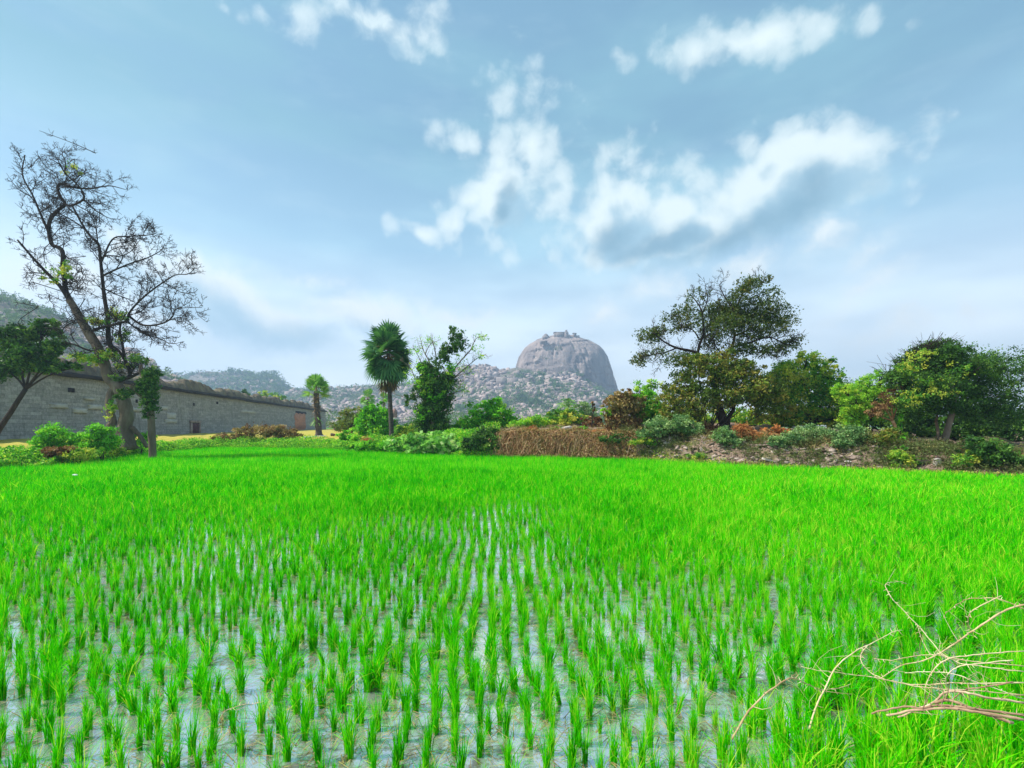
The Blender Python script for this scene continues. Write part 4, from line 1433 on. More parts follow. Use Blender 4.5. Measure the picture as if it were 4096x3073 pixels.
def bare_tree():
    d = 34.0
    O = np.array([(505 - CX) / F * d, d, gz(505, d) - 0.1])
    root = thing('bare_tree', O, 'big leaning tree with leafless tangled crown in front of the wall', 'tree')
    limbs = [  # photo px points, start radius px, end radius px, depth drift
        ([(512, 1800), (498, 1717), (508, 1657), (494, 1598), (472, 1550), (436, 1514), (419, 1462), (395, 1399), (359, 1339), (331, 1291), (299, 1236), (279, 1200)], 33, 15, 0),
        ([(279, 1205), (240, 1145), (188, 1092), (130, 1030), (70, 960)], 10, 4, -1),
        ([(281, 1200), (262, 1160), (258, 1120), (250, 1062), (256, 1021)], 12, 9, 0.5),
        ([(252, 1062), (247, 1000), (209, 979), (196, 930), (199, 884), (226, 846), (259, 817), (242, 788), (230, 755), (242, 735), (267, 738)], 10, 6, 0.5),
        ([(242, 735), (305, 752), (367, 754), (438, 744), (500, 758)], 6, 1.5, 1),
        ([(259, 817), (288, 822), (334, 796), (326, 760), (300, 730), (258, 690), (240, 660), (195, 632)], 6, 2, -1),
        ([(334, 796), (380, 840), (430, 870), (470, 880)], 3.5, 1.2, 1),
        ([(258, 690), (262, 650), (250, 610), (300, 600)], 3, 1.2, -0.5),
        ([(195, 930), (160, 850), (130, 780), (90, 700), (100, 620)], 6, 2, -1),
        ([(288, 822), (330, 900), (363, 946), (392, 975), (402, 1030)], 4, 7, 0.7),
        ([(460, 1405), (436, 1370), (432, 1319), (430, 1260), (420, 1206), (413, 1154), (405, 1071), (396, 988), (388, 973)], 12, 6, 1.2),
        ([(388, 973), (340, 920), (305, 892), (247, 859), (200, 840)], 5, 1.5, 0.4),
        ([(392, 980), (380, 900), (350, 840), (345, 790)], 3, 1.2, 1.5),
        ([(405, 1050), (450, 958), (513, 946), (596, 940), (628, 931)], 4.5, 1.2, 1.6),
        ([(409, 1104), (471, 1075), (534, 1050), (596, 1029), (646, 1000), (658, 975)], 5, 1.2, 2),
        ([(405, 1030), (440, 1023), (480, 1025), (525, 1004), (567, 950)], 3.5, 1.2, 0.2),
        ([(413, 1154), (470, 1180), (520, 1200), (545, 1215)], 3.5, 1.5, 2.2),
        ([(371, 1323), (410, 1310), (458, 1299), (510, 1285)], 8, 6, -1),
        ([(510, 1285), (516, 1255), (546, 1216), (596, 1171), (654, 1129), (704, 1100), (754, 1096), (783, 1067)], 6, 1.2, -1.4),
        ([(512, 1262), (558, 1295), (601, 1303), (657, 1291), (689, 1268), (700, 1240), (737, 1232), (808, 1230)], 6, 1.2, -1.8),
        ([(676, 1282), (720, 1270), (760, 1290), (775, 1300)], 2.5, 1, -1.8),
        ([(510, 1288), (570, 1331), (637, 1355), (685, 1375), (737, 1367)], 4, 1.0, -1.2),
        ([(545, 1310), (590, 1340), (620, 1365), (680, 1385)], 2.5, 1.0, -0.8),
        ([(654, 1129), (690, 1150), (730, 1172), (770, 1172)], 2.6, 1.0, -1.2),
        ([(654, 1129), (630, 1090), (610, 1065)], 2.2, 0.9, -1.5),
        ([(596, 1171), (605, 1130), (590, 1110)], 2, 0.9, -1.6),
        ([(474, 1526), (500, 1516), (522, 1510), (554, 1494), (590, 1480)], 10, 5, -0.6),
        ([(522, 1508), (518, 1480), (498, 1439), (474, 1403), (440, 1380), (415, 1375)], 8, 5, -0.8),
        ([(498, 1439), (490, 1380), (480, 1330), (482, 1290)], 7, 4, -0.8),
        ([(395, 1410), (350, 1400), (300, 1380), (260, 1370)], 6, 3, -0.6),
        ([(359, 1339), (310, 1290), (270, 1300), (250, 1320)], 4, 2, -0.6),
        ([(458, 1545), (440, 1580), (436, 1637), (452, 1689), (440, 1710), (486, 1760), (505, 1795)], 15, 20, -0.5),
        ([(526, 1710), (545, 1730), (560, 1745), (590, 1790)], 13, 10, 0.3),
    ]
    tr, br, tw = Geo(), Geo(), Geo()
    for li, (pts, r0, r1, dz) in enumerate(limbs):
        m = len(pts)
        w = np.linspace(0, 1, m)
        q = np.array([P(a, b, d + dz * ww + (0 if li in (0, 31, 32) else 0.0)) for (a, b), ww in zip(pts, w)])
        c = curve(q, m * 5)
        rad = np.linspace(r0, r1, len(c)) / F * d * 0.78
        if li == 0:
            rad[:6] *= np.linspace(1.45, 1.0, 6)
        big = li in (0, 31, 32)
        tube(tr if big else br, c, rad, 10 if big else 7, 0.55, knobby=0.22 if big else 0.1)
        if li in (31, 32):
            continue
        if r0 <= 12:
            every = 0.30 if r0 < 5 else 0.34
            twigs(tw, c, np.maximum(rad, 0.02), 2, every * 1.1, 2.2 if r0 > 4 else 1.3, 0.9, 0.12, 0.0125, 0.9, 0.08)
    for _ in range(48):          # hanging old growth in the upper left of the crown
        c0 = P(rng.uniform(110, 400), rng.uniform(600, 1300), d + rng.uniform(-2, 2))
        e = c0 + rng.normal(size=3) * np.array([1.2, 1.0, 0.6]) + np.array([0, 0, -0.5])
        c = curve([c0, (c0 + e) / 2 + rng.normal(size=3) * 0.3, e], 6)
        tube(tw, c, np.linspace(0.03, 0.012, 6), 4, cap=False)
        twigs(tw, c, np.full(6, 0.02), 1, 0.22, 0.8, 0.9, 0.0, 0.0105, 0.9, 0.0)
    tr.build('trunk', M['bark_grey'], root, smooth=True, origin=O)
    br.build('limbs', M['bark_dark'], root, smooth=True, origin=O)
    tw.build('twigs', M['bark_dark'], root, origin=O)
    fo = Geo()
    for (a, b, rx, ry, n) in ((330, 1430, 50, 18, 420), (380, 1442, 26, 18, 260), (440, 1420, 40, 22, 420), (262, 1085, 14, 30, 240), (470, 1265, 40, 26, 260),
                              (400, 1285, 40, 16, 260), (490, 1345, 14, 40, 200), (545, 1430, 22, 18, 200), (500, 1465, 26, 14, 200), (210, 1110, 40, 40, 160),
                              (455, 1640, 14, 40, 160), (300, 690, 60, 30, 60)):
        blob(fo, P(a, b, d - 0.3), (rx / F * d, 0.5, ry / F * d), n, 0.17, 0.1, 0.3, 20)
    fo.build('leaves', M['tree_mid'], root, origin=O)


bare_tree()

# ------------------------------------------------------------------ other left-hand trees and bushes
def creeper_tree():
    d = 33.0
    O = np.array([(612 - CX) / F * d, d, gz(612, d) - 0.1])
    root = thing('ivy_tree', O, 'small crooked tree wrapped in dark ivy, right next to the leaning bare tree', 'tree')
    tr = Geo()
    c = curve([O, P(606, 1697, d), P(602, 1637, d), P(590, 1602, d), P(552, 1570, d), P(524, 1540, d - 0.2)], 26)
    tube(tr, c, np.linspace(19, 11, 26) / F * d * 0.75, 9, 0.5, 0.2)
    c = curve([P(590, 1602, d), P(588, 1560, d), P(584, 1515, d), P(560, 1490, d), P(562, 1460, d)], 18)
    tube(tr, c, np.linspace(11, 5, 18) / F * d * 0.75, 7, 0.5, 0.15)
    for a in ((580, 1470, 590, 1410), (580, 1470, 600, 1425), (565, 1465, 570, 1420), (572, 1450, 610, 1440)):
        tube(tr, curve([P(570, 1480, d), P(a[0], a[1], d), P(a[2], a[3], d)], 6), np.linspace(0.04, 0.01, 6), 4)
    tr.build('trunk', M['bark_grey'], root, smooth=True, origin=O)
    fo = Geo()
    for (a, b, rx, ry, n) in ((605, 1500, 34, 28, 700), (585, 1540, 40, 30, 800), (598, 1580, 30, 30, 650), (600, 1625, 30, 30, 550), (575, 1555, 24, 20, 300),
                              (505, 1570, 26, 18, 380), (592, 1655, 12, 22, 160), (570, 1440, 24, 10, 120), (480, 1590, 16, 14, 120), (470, 1510, 20, 14, 160)):
        blob(fo, P(a, b, d - 0.25), (rx / F * d, 0.45, ry / F * d), n, 0.17, 0.3, 0.25, 18)
    fo.build('ivy', M['vine_dark'], root, origin=O)


creeper_tree()
leafy('leafy_tree', 'dense dark green tree at the far left edge, overhanging the wall', 'tree', (-60, 1780),
      [(60, 1345, 80, 50), (185, 1310, 52, 34), (225, 1385, 46, 36), (120, 1420, 80, 64), (205, 1462, 56, 34), (285, 1470, 40, 13), (20, 1480, 70, 50)], 36, 7500, 0.26, 'vine_dark', stem_r=0.12, stemname='trunk', part='crown')

leafy('shrub', 'round bright green bush at the left edge of the photo, before the wall', 'shrub', (215, 1800), [(215, 1735, 48, 45), (190, 1775, 55, 35)], 29.5, 3200, 0.14, 'vine_bright', 'bushes along the left field edge')
leafy('shrub', 'low yellow-green bush between two rounder bushes left of the leaning tree', 'shrub', (315, 1810), [(325, 1752, 62, 26), (300, 1785, 60, 26), (350, 1790, 50, 22)], 30, 3300, 0.13, 'vine_bright', 'bushes along the left field edge')
leafy('shrub', 'tall rounded green bush directly left of the leaning tree trunk', 'shrub', (410, 1800), [(405, 1735, 48, 40), (430, 1775, 48, 32), (380, 1785, 45, 26)], 30.5, 3500, 0.14, 'vine_bright', 'bushes along the left field edge')
leafy('shrub', 'dark green low bush beside the grey stone block at the field edge', 'shrub', (330, 1845), [(320, 1815, 60, 22), (270, 1825, 40, 16)], 28.2, 2300, 0.11, 'tree_mid', 'bushes along the left field edge')
leafy('shrub', 'small feathery green bush at the foot of the leaning tree', 'shrub', (450, 1830), [(440, 1800, 48, 20), (485, 1805, 30, 14)], 31.8, 1900, 0.10, 'tree_mid', 'bushes along the left field edge')
leafy('shrub', 'green bush behind the twin trunks, catching yellow light', 'shrub', (560, 1800), [(555, 1755, 32, 24), (590, 1745, 24, 22)], 36.5, 1500, 0.14, 'vine_bright', 'bushes along the left field edge')
leafy('dry_bush', 'heap of dry brown leaves and stalks at the left field edge', 'dry bush', (225, 1830), [(225, 1808, 55, 16), (275, 1800, 34, 12)], 28.0, 1300, 0.17, 'dry_leaf', stem_mat='twig_tan', droop=0.3)
leafy('dry_bush', 'wide dry brown bush full of seed heads, in front of the grey wall', 'dry bush', (1030, 1765), [(1010, 1728, 70, 26), (1080, 1722, 60, 26), (1140, 1738, 60, 24), (930, 1748, 60, 16), (1185, 1745, 30, 18), (880, 1755, 36, 10)],
      52, 4600, 0.20, 'dry_mix', stem_mat='twig_tan', nstem=9, stem_r=0.05)
leafy('wall_tree', 'small dark tree top showing above the wall parapet', 'tree', (985, 1720), [(983, 1573, 19, 11), (985, 1590, 22, 14)], 128, 700, 0.5, 'tree_dark', 'trees behind the wall', part='crown', stemname='trunk')
leafy('wall_tree', 'wide flat green tree top above the parapet, further along the wall', 'tree', (1080, 1720), [(1060, 1578, 24, 14), (1090, 1590, 40, 16), (1120, 1604, 30, 12)], 150, 1100, 0.55, 'tree_mid', 'trees behind the wall', part='crown', stemname='trunk')
leafy('ochre_shrub', 'wide ochre brown shrub with thin twigs, left of the bright vine bush', 'shrub', (1400, 1735), [(1390, 1680, 48, 34), (1425, 1660, 38, 34), (1370, 1705, 44, 26), (1440, 1700, 40, 32)], 60, 3600, 0.22, 'ochre_shrub', nstem=6)
leafy('vine_bush', 'tall bright green creeper bush left of the tall palm trunk', 'shrub', (1495, 1765), [(1500, 1636, 38, 32), (1480, 1672, 50, 34), (1525, 1670, 42, 40), (1465, 1715, 48, 34), (1520, 1720, 54, 40), (1545, 1700, 36, 30)], 50, 6200, 0.26, 'vine_bright')
leafy('vine_bush', 'low bright green bush at the foot of the ochre shrub', 'shrub', (1410, 1780), [(1395, 1745, 40, 24), (1440, 1760, 40, 20), (1420, 1772, 44, 16)], 47, 2400, 0.20, 'vine_bright')
leafy('vine_bush', 'green shrub around the base of the tall palm', 'shrub', (1590, 1770), [(1610, 1735, 36, 28), (1640, 1720, 44, 26), (1565, 1765, 40, 20), (1670, 1745, 36, 24)], 45, 3000, 0.2, 'tree_mid')


def vine_tree():
    d = 42.0
    O = np.array([(1732 - CX) / F * d, d, gz(1732, d) - 0.1])
    root = thing('vine_tree', O, 'half dead tree swathed in dark climbing vines, right of the tall palm', 'tree')
    tr, br, fo = Geo(), Geo(), Geo()
    tw = br
    c = curve([O, P(1735, 1680, d), P(1728, 1620, d), P(1733, 1590, d), P(1745, 1560, d)], 20)
    tube(tr, c, np.linspace(22, 9, 20) / F * d, 9, 0.5, 0.25)
    lim = [([(1733, 1593), (1790, 1528), (1828, 1462), (1882, 1400), (1905, 1354), (1946, 1343)], 6, 1.2),
           ([(1770, 1550), (1820, 1508), (1874, 1462), (1913, 1431), (1946, 1416)], 4, 1),
           ([(1735, 1590), (1724, 1470), (1693, 1400), (1682, 1354)], 5, 1.2),
           ([(1735, 1560), (1745, 1450), (1736, 1385), (1722, 1346)], 5, 1.2),
           ([(1740, 1550), (1763, 1431), (1795, 1380), (1818, 1325)], 6, 1.5),
           ([(1730, 1590), (1693, 1470), (1651, 1381)], 4, 1),
           ([(1725, 1620), (1680, 1590), (1635, 1593), (1570, 1574)], 4, 1),
           ([(1745, 1590), (1809, 1574), (1867, 1555)], 3.5, 1),
           ([(1730, 1600), (1670, 1530), (1640, 1470), (1600, 1440)], 3.5, 1),
           ([(1700, 1420), (1720, 1380), (1760, 1360)], 2.2, 1), ([(1790, 1528), (1840, 1500), (1880, 1490), (1870, 1440)], 2.4, 1),
           ([(1735, 1600), (1790, 1590), (1830, 1560), (1850, 1520)], 3, 1)]
    for pts, r0, r1 in lim:
        q = np.array([P(a, b, d + rng.uniform(-0.6, 0.6)) for a, b in pts])
        q[0] = P(pts[0][0], pts[0][1], d)
        c = curve(q, len(pts) * 5)
        rad = np.linspace(r0, r1, len(c)) / F * d * 0.7
        tube(br, c, rad, 6, 0.6)
        twigs(tw, c, np.maximum(rad, 0.02), 1, 0.42, 1.0, 0.8, 0.3, 0.011, 0.9, 0.3)
    for (a, b, rx, ry, n) in ((1730, 1690, 56, 44, 1500), (1715, 1640, 52, 46, 1500), (1745, 1600, 60, 44, 1500), (1700, 1560, 46, 40, 1100), (1735, 1530, 70, 40, 1500),
                              (1790, 1530, 40, 42, 1000), (1695, 1475, 30, 28, 500), (1735, 1480, 30, 34, 500), (1770, 1432, 24, 30, 420), (1785, 1400, 22, 26, 320), (1830, 1365, 30, 46, 700),
                              (1812, 1325, 9, 20, 130), (1640, 1590, 22, 14, 160), (1630, 1612, 8, 26, 90), (1760, 1640, 44, 50, 1000), (1690, 1700, 40, 30, 600), (1770, 1700, 36, 30, 600), (1815, 1395, 16, 20, 160)):
        blob(fo, P(a, b, d - 0.2 + rng.uniform(-0.4, 0.4)), (rx / F * d, 0.4 * (rx + ry) / F * d + 0.1, ry / F * d), n, 0.21, 0.3, 0.26, 22, droop=0.5)
    lf = Geo()
    for (a, b, rx, ry, n) in ((1720, 1365, 50, 25, 130), (1930, 1350, 30, 16, 70), (1900, 1400, 30, 22, 60), (1930, 1425, 30, 16, 60), (1670, 1400, 40, 30, 90), (1860, 1470, 50, 40, 120),
                              (1640, 1500, 40, 50, 130), (1850, 1560, 40, 30, 100), (1720, 1500, 30, 30, 160)):
        blob(lf, P(a, b, d), (rx / F * d, 0.7, ry / F * d), n, 0.15, 0.1, 0.3, 12)
    tr.build('trunk', M['bark_grey'], root, smooth=True, origin=O)
    br.build('limbs', M['bark_grey'], root, smooth=True, origin=O)
    fo.build('vines', M['vine_dark'], root, origin=O)
    lf.build('leaves', M['tree_yellow'], root, origin=O)
    hi = Geo()
    for (a, b, rx, ry, n) in ((1690, 1470, 26, 22, 260), (1720, 1500, 40, 24, 300), (1700, 1545, 44, 30, 240), (1800, 1480, 20, 30, 240), (1740, 1580, 50, 30, 200), (1690, 1650, 34, 30, 200)):
        blob(hi, P(a, b, d - 0.8), (rx / F * d, 0.4, ry / F * d), n, 0.2, 0.3, 0.26, 18, droop=0.5)
    hi.build('paler_vines', M['vine_bright'], root, origin=O)  # paler leaf clumps set in front of the dark vines


vine_tree()

leafy('vine_hedge', 'sprawling creeper with large pale round leaves, along the field edge below the palm', 'creeper', (1700, 1810),
      [(1600, 1778, 60, 22), (1690, 1780, 70, 28), (1770, 1775, 64, 32), (1840, 1785, 56, 26), (1650, 1755, 50, 18), (1740, 1752, 56, 20)], 38.0, 4200, 0.36, 'vine_pale', width=0.85, per=14, dj=0.6)
leafy('vine_hedge', 'low weedy green creeper left of the pale round leaves', 'creeper', (1500, 1800), [(1480, 1785, 56, 16), (1540, 1785, 54, 18), (1420, 1790, 44, 12)], 41.0, 2400, 0.2, 'vine_bright')
leafy('creeper_mound', 'tall heaped mound of bright green creeper right of the vine swathed tree', 'creeper', (1970, 1745),
      [(1975, 1622, 42, 30), (1940, 1655, 60, 34), (2005, 1660, 54, 38), (1890, 1690, 62, 30), (1960, 1700, 90, 36), (2050, 1690, 34, 26), (1850, 1715, 50, 26)], 43, 7500, 0.24, 'vine_bright')
leafy('creeper_mound', 'dark green rounded creeper hanging over the left end of the brown bank', 'creeper', (1930, 1800),
      [(1930, 1760, 60, 36), (1965, 1745, 40, 40), (1880, 1778, 40, 28), (1945, 1785, 54, 24)], None, 4800, 0.19, 'vine_dark')
leafy('shrub', 'light green shrub above the left part of the brown bank', 'shrub', (2080, 1730), [(2065, 1706, 40, 22), (2110, 1695, 44, 22), (2150, 1690, 40, 26)], 41, 2700, 0.19, 'tree_yellow', 'shrubs behind the brown bank')
leafy('shrub', 'large leafy green shrub directly below the coconut palm', 'shrub', (2250, 1730), [(2230, 1668, 42, 30), (2275, 1662, 44, 36), (2250, 1695, 64, 32), (2310, 1690, 40, 32), (2195, 1695, 40, 26)], 42, 4600, 0.2, 'tree_mid', 'shrubs behind the brown bank')
leafy('shrub', 'small glossy green weed growing beside the tilted stone slab', 'shrub', (2225, 1740), [(2220, 1722, 44, 10), (2250, 1715, 24, 8)], 38.5, 800, 0.16, 'vine_bright', 'shrubs behind the brown bank')
leafy('shrub', 'small lime green weed right of the tilted stone slab', 'shrub', (2325, 1730), [(2330, 1712, 18, 10), (2305, 1718, 14, 7)], 38.5, 420, 0.16, 'vine_bright', 'shrubs behind the brown bank')
leafy('shrub', 'thin bluish green young tree behind the coconut palm', 'shrub', (2340, 1710), [(2335, 1640, 34, 34), (2360, 1660, 40, 30)], 80, 1300, 0.32, 'sage', 'shrubs behind the brown bank', shell=0.1)
leafy('shrub', 'brown withered shrub left of the tall dry mound', 'shrub', (2370, 1730), [(2360, 1695, 34, 24), (2395, 1690, 20, 30)], 41, 1100, 0.2, 'dry_leaf', 'shrubs behind the brown bank', stem_mat='twig_tan')
leafy('dry_sapling', 'thin dark dead sapling with a curled brown top', 'sapling', (2366, 1720), [(2370, 1615, 9, 8), (2374, 1640, 7, 10)], 40, 90, 0.2, 'dry_leaf', stem_r=0.05)
leafy('dry_creeper_mound', 'tall brown mound of withered creeper leaves left of the big tree', 'creeper', (2490, 1745),
      [(2500, 1585, 40, 30), (2470, 1615, 46, 34), (2530, 1610, 50, 34), (2460, 1660, 46, 40), (2520, 1660, 56, 40), (2440, 1700, 34, 36), (2500, 1705, 60, 34)], 37, 8200, 0.22, 'dry_mix', stem_mat='twig_tan', droop=0.8, width=0.4)
leafy('shrub', 'sprig of green creeper on top of the dry brown mound', 'shrub', (2430, 1720), [(2430, 1650, 22, 14), (2545, 1575, 26, 16), (2410, 1640, 12, 16)], 36.6, 420, 0.17, 'tree_yellow', 'shrubs behind the brown bank')
leafy('pale_sapling', 'sparse pale twiggy bush showing above the green shrubs left of the big tree', 'shrub', (2590, 1700), [(2560, 1560, 50, 34), (2610, 1540, 40, 30), (2590, 1590, 50, 30)], 44, 1100, 0.2, 'tree_yellow', shell=0.1, nstem=8)
leafy('shrub', 'vivid green leafy shrub between the dry mound and the big tree', 'shrub', (2600, 1730), [(2600, 1600, 36, 40), (2570, 1650, 46, 36), (2625, 1650, 44, 40), (2590, 1690, 54, 26)], 38, 4400, 0.19, 'vine_bright', 'shrubs under the big tree')
leafy('shrub', 'pale sage green bush on the bank left of the big tree trunk', 'shrub', (2680, 1745), [(2640, 1705, 60, 30), (2710, 1695, 60, 32), (2760, 1715, 50, 26), (2600, 1735, 60, 18)], None, 4300, 0.15, 'sage', 'shrubs under the big tree')


# ------------------------------------------------------------------ the tall tree right of the rock
def big_tree():
    d = 35.0
    O = np.array([(2900 - CX) / F * d, d, gz(2900, d) - 0.1])
    root = thing('tall_tree', O, 'tallest tree with open airy dark crown, right of the rock hill', 'tree')
    tr, br, fo = Geo(), Geo(), Geo()
    tw = br
    c = curve([O, P(2894, 1690, d), P(2870, 1619, d), P(2861, 1541, d), P(2858, 1490, d)], 22)
    tube(tr, c, np.linspace(21, 13, 22) / F * d, 10, 0.4, 0.2)
    c = curve([O + np.array([0.2, 0, 0]), P(2915, 1670, d), P(2935, 1630, d), P(2925, 1560, d)], 14)
    tube(tr, c, np.linspace(10, 6, 14) / F * d, 7, 0.4, 0.1)
    lim = [([(2858, 1495), (2813, 1450), (2784, 1411), (2707, 1392), (2658, 1368), (2610, 1330)], 11, 2.5, -1),
           ([(2707, 1392), (2660, 1410), (2600, 1420), (2550, 1440)], 4, 1.2, -1.5),
           ([(2790, 1415), (2798, 1378), (2815, 1330), (2805, 1243), (2780, 1200), (2760, 1180)], 8, 1.5, 0.5),
           ([(2812, 1320), (2850, 1290), (2880, 1250), (2870, 1180)], 5, 1.5, 1),
           ([(2800, 1360), (2770, 1320), (2720, 1300), (2690, 1270)], 4, 1.2, -0.5),
           ([(2858, 1500), (2894, 1435), (2925, 1390), (2938, 1349), (2933, 1291), (2950, 1220), (2985, 1150), (3010, 1120)], 11, 1.8, 0.6),
           ([(2938, 1345), (2991, 1320), (3040, 1270), (3080, 1230)], 6, 1.5, 1.2),
           ([(2925, 1390), (3000, 1370), (3080, 1350), (3150, 1380), (3190, 1360)], 6, 1.4, -1),
           ([(2960, 1380), (3030, 1400), (3090, 1410), (3130, 1400)], 4, 1.2, -1.5),
           ([(2940, 1250), (2900, 1190), (2880, 1140), (2905, 1120)], 4, 1.2, 0.5),
           ([(2975, 1170), (3040, 1140), (3060, 1115)], 3, 1.2, 0.4), ([(2900, 1430), (2860, 1380), (2850, 1330)], 4, 2, -1),
           ([(2805, 1260), (2830, 1200), (2820, 1150)], 3, 1, 0)]
    for pts, r0, r1, dz in lim:
        q = np.array([P(a, b, d + dz * k / (len(pts) - 1)) for k, (a, b) in enumerate(pts)])
        c = curve(q, len(pts) * 5)
        rad = np.linspace(r0, r1, len(c)) / F * d * 0.75
        tube(br, c, rad, 7, 0.4, 0.1)
        twigs(tw, c, np.maximum(rad, 0.02), 2, 0.40, 1.7, 0.85, 0.2, 0.010, 1.2, 0.2)
    cl = [(2600, 1345, 48, 30, 650), (2640, 1330, 44, 26, 450), (2560, 1440, 36, 22, 420), (2620, 1410, 56, 24, 320), (2690, 1270, 44, 22, 380), (2740, 1240, 44, 34, 420), (2790, 1190, 44, 34, 200),
          (2730, 1310, 40, 26, 360), (2770, 1280, 40, 30, 420), (2860, 1260, 54, 40, 1300), (2910, 1240, 56, 40, 1500), (2900, 1300, 60, 40, 1300), (2960, 1180, 44, 30, 650), (3000, 1140, 40, 26, 500),
          (3050, 1125, 24, 14, 220), (3060, 1200, 50, 40, 900), (3110, 1260, 56, 40, 950), (3040, 1270, 52, 36, 950), (3080, 1320, 64, 34, 900), (3000, 1340, 52, 30, 800), (3160, 1370, 44, 24, 440),
          (3120, 1400, 50, 20, 460), (3040, 1400, 52, 22, 480), (2850, 1370, 56, 34, 700), (2960, 1400, 50, 26, 600), (2700, 1440, 50, 28, 420), (2760, 1440, 44, 30, 500), (2950, 1290, 46, 34, 900),
          (2830, 1320, 40, 30, 450), (3140, 1300, 34, 34, 350), (2980, 1250, 46, 34, 800), (2880, 1430, 60, 28, 520)]
    for (a, b, rx, ry, n) in cl:
        s = blob(fo, P(a, b, d + rng.uniform(-1.6, 1.6)), (1.12 * rx / F * d, 1.0, 1.15 * ry / F * d), int(n * 1.35), 0.165, 0.2, 0.24, 10, dens=1)
    tr.build('trunk', M['bark_dark'], root, smooth=True, origin=O)
    br.build('limbs', M['bark_dark'], root, smooth=True, origin=O)
    fo.build('crown', M['tree_olive'], root, origin=O)


big_tree()
leafy('thicket', 'broad olive and rust tinged thicket around the trunk of the tallest tree', 'thicket', (2830, 1720),
      [(2790, 1450, 70, 36), (2890, 1440, 80, 36), (2975, 1475, 80, 40), (2740, 1530, 80, 54), (2830, 1500, 90, 50), (2920, 1500, 90, 54), (2700, 1600, 80, 50), (2790, 1600, 90, 60), (2980, 1570, 90, 60), (3060, 1560, 80, 60), (2740, 1650, 90, 36), (3080, 1640, 90, 50), (2900, 1590, 90, 50)],
      34.2, 17000, 0.19, 'ochre_shrub', nstem=2)
leafy('leafy_tree', 'mid green rounded tree with yellowish top, right of the tallest tree', 'tree', (3250, 1740),
      [(3130, 1490, 80, 44), (3230, 1450, 66, 44), (3290, 1480, 60, 44), (3180, 1520, 100, 50), (3320, 1540, 70, 50), (3240, 1570, 110, 54), (3130, 1590, 90, 50), (3370, 1580, 44, 44), (3300, 1630, 110, 44), (3180, 1660, 110, 44), (3350, 1680, 70, 36), (3390, 1610, 60, 60), (3080, 1560, 60, 60)],
      36, 18000, 0.19, 'tree_mid', stem_r=0.14, part='crown', stemname='trunk')
leafy('leafy_tree', 'yellow-green feathery tree between the mid green tree and the dark trees', 'tree', (3480, 1760),
      [(3440, 1560, 60, 34), (3480, 1530, 60, 30), (3380, 1560, 50, 30), (3500, 1590, 60, 36), (3420, 1610, 66, 40), (3480, 1650, 80, 40), (3400, 1660, 50, 36), (3530, 1500, 60, 18), (3570, 1540, 56, 30), (3430, 1700, 70, 30)],
      32, 8500, 0.14, 'tree_yellow', stem_r=0.1, part='crown', stemname='trunk', droop=0.0, width=0.35)
leafy('dry_branch_tree', 'rust brown drooping foliage slanting before the dark tree', 'tree', (3600, 1780), [(3620, 1540, 40, 24), (3580, 1580, 50, 24), (3540, 1620, 50, 24), (3500, 1650, 44, 18)],
      29, 2300, 0.13, 'dry_leaf', stem_r=0.07, part='crown', stemname='trunk', stem_mat='twig_tan', width=0.3)


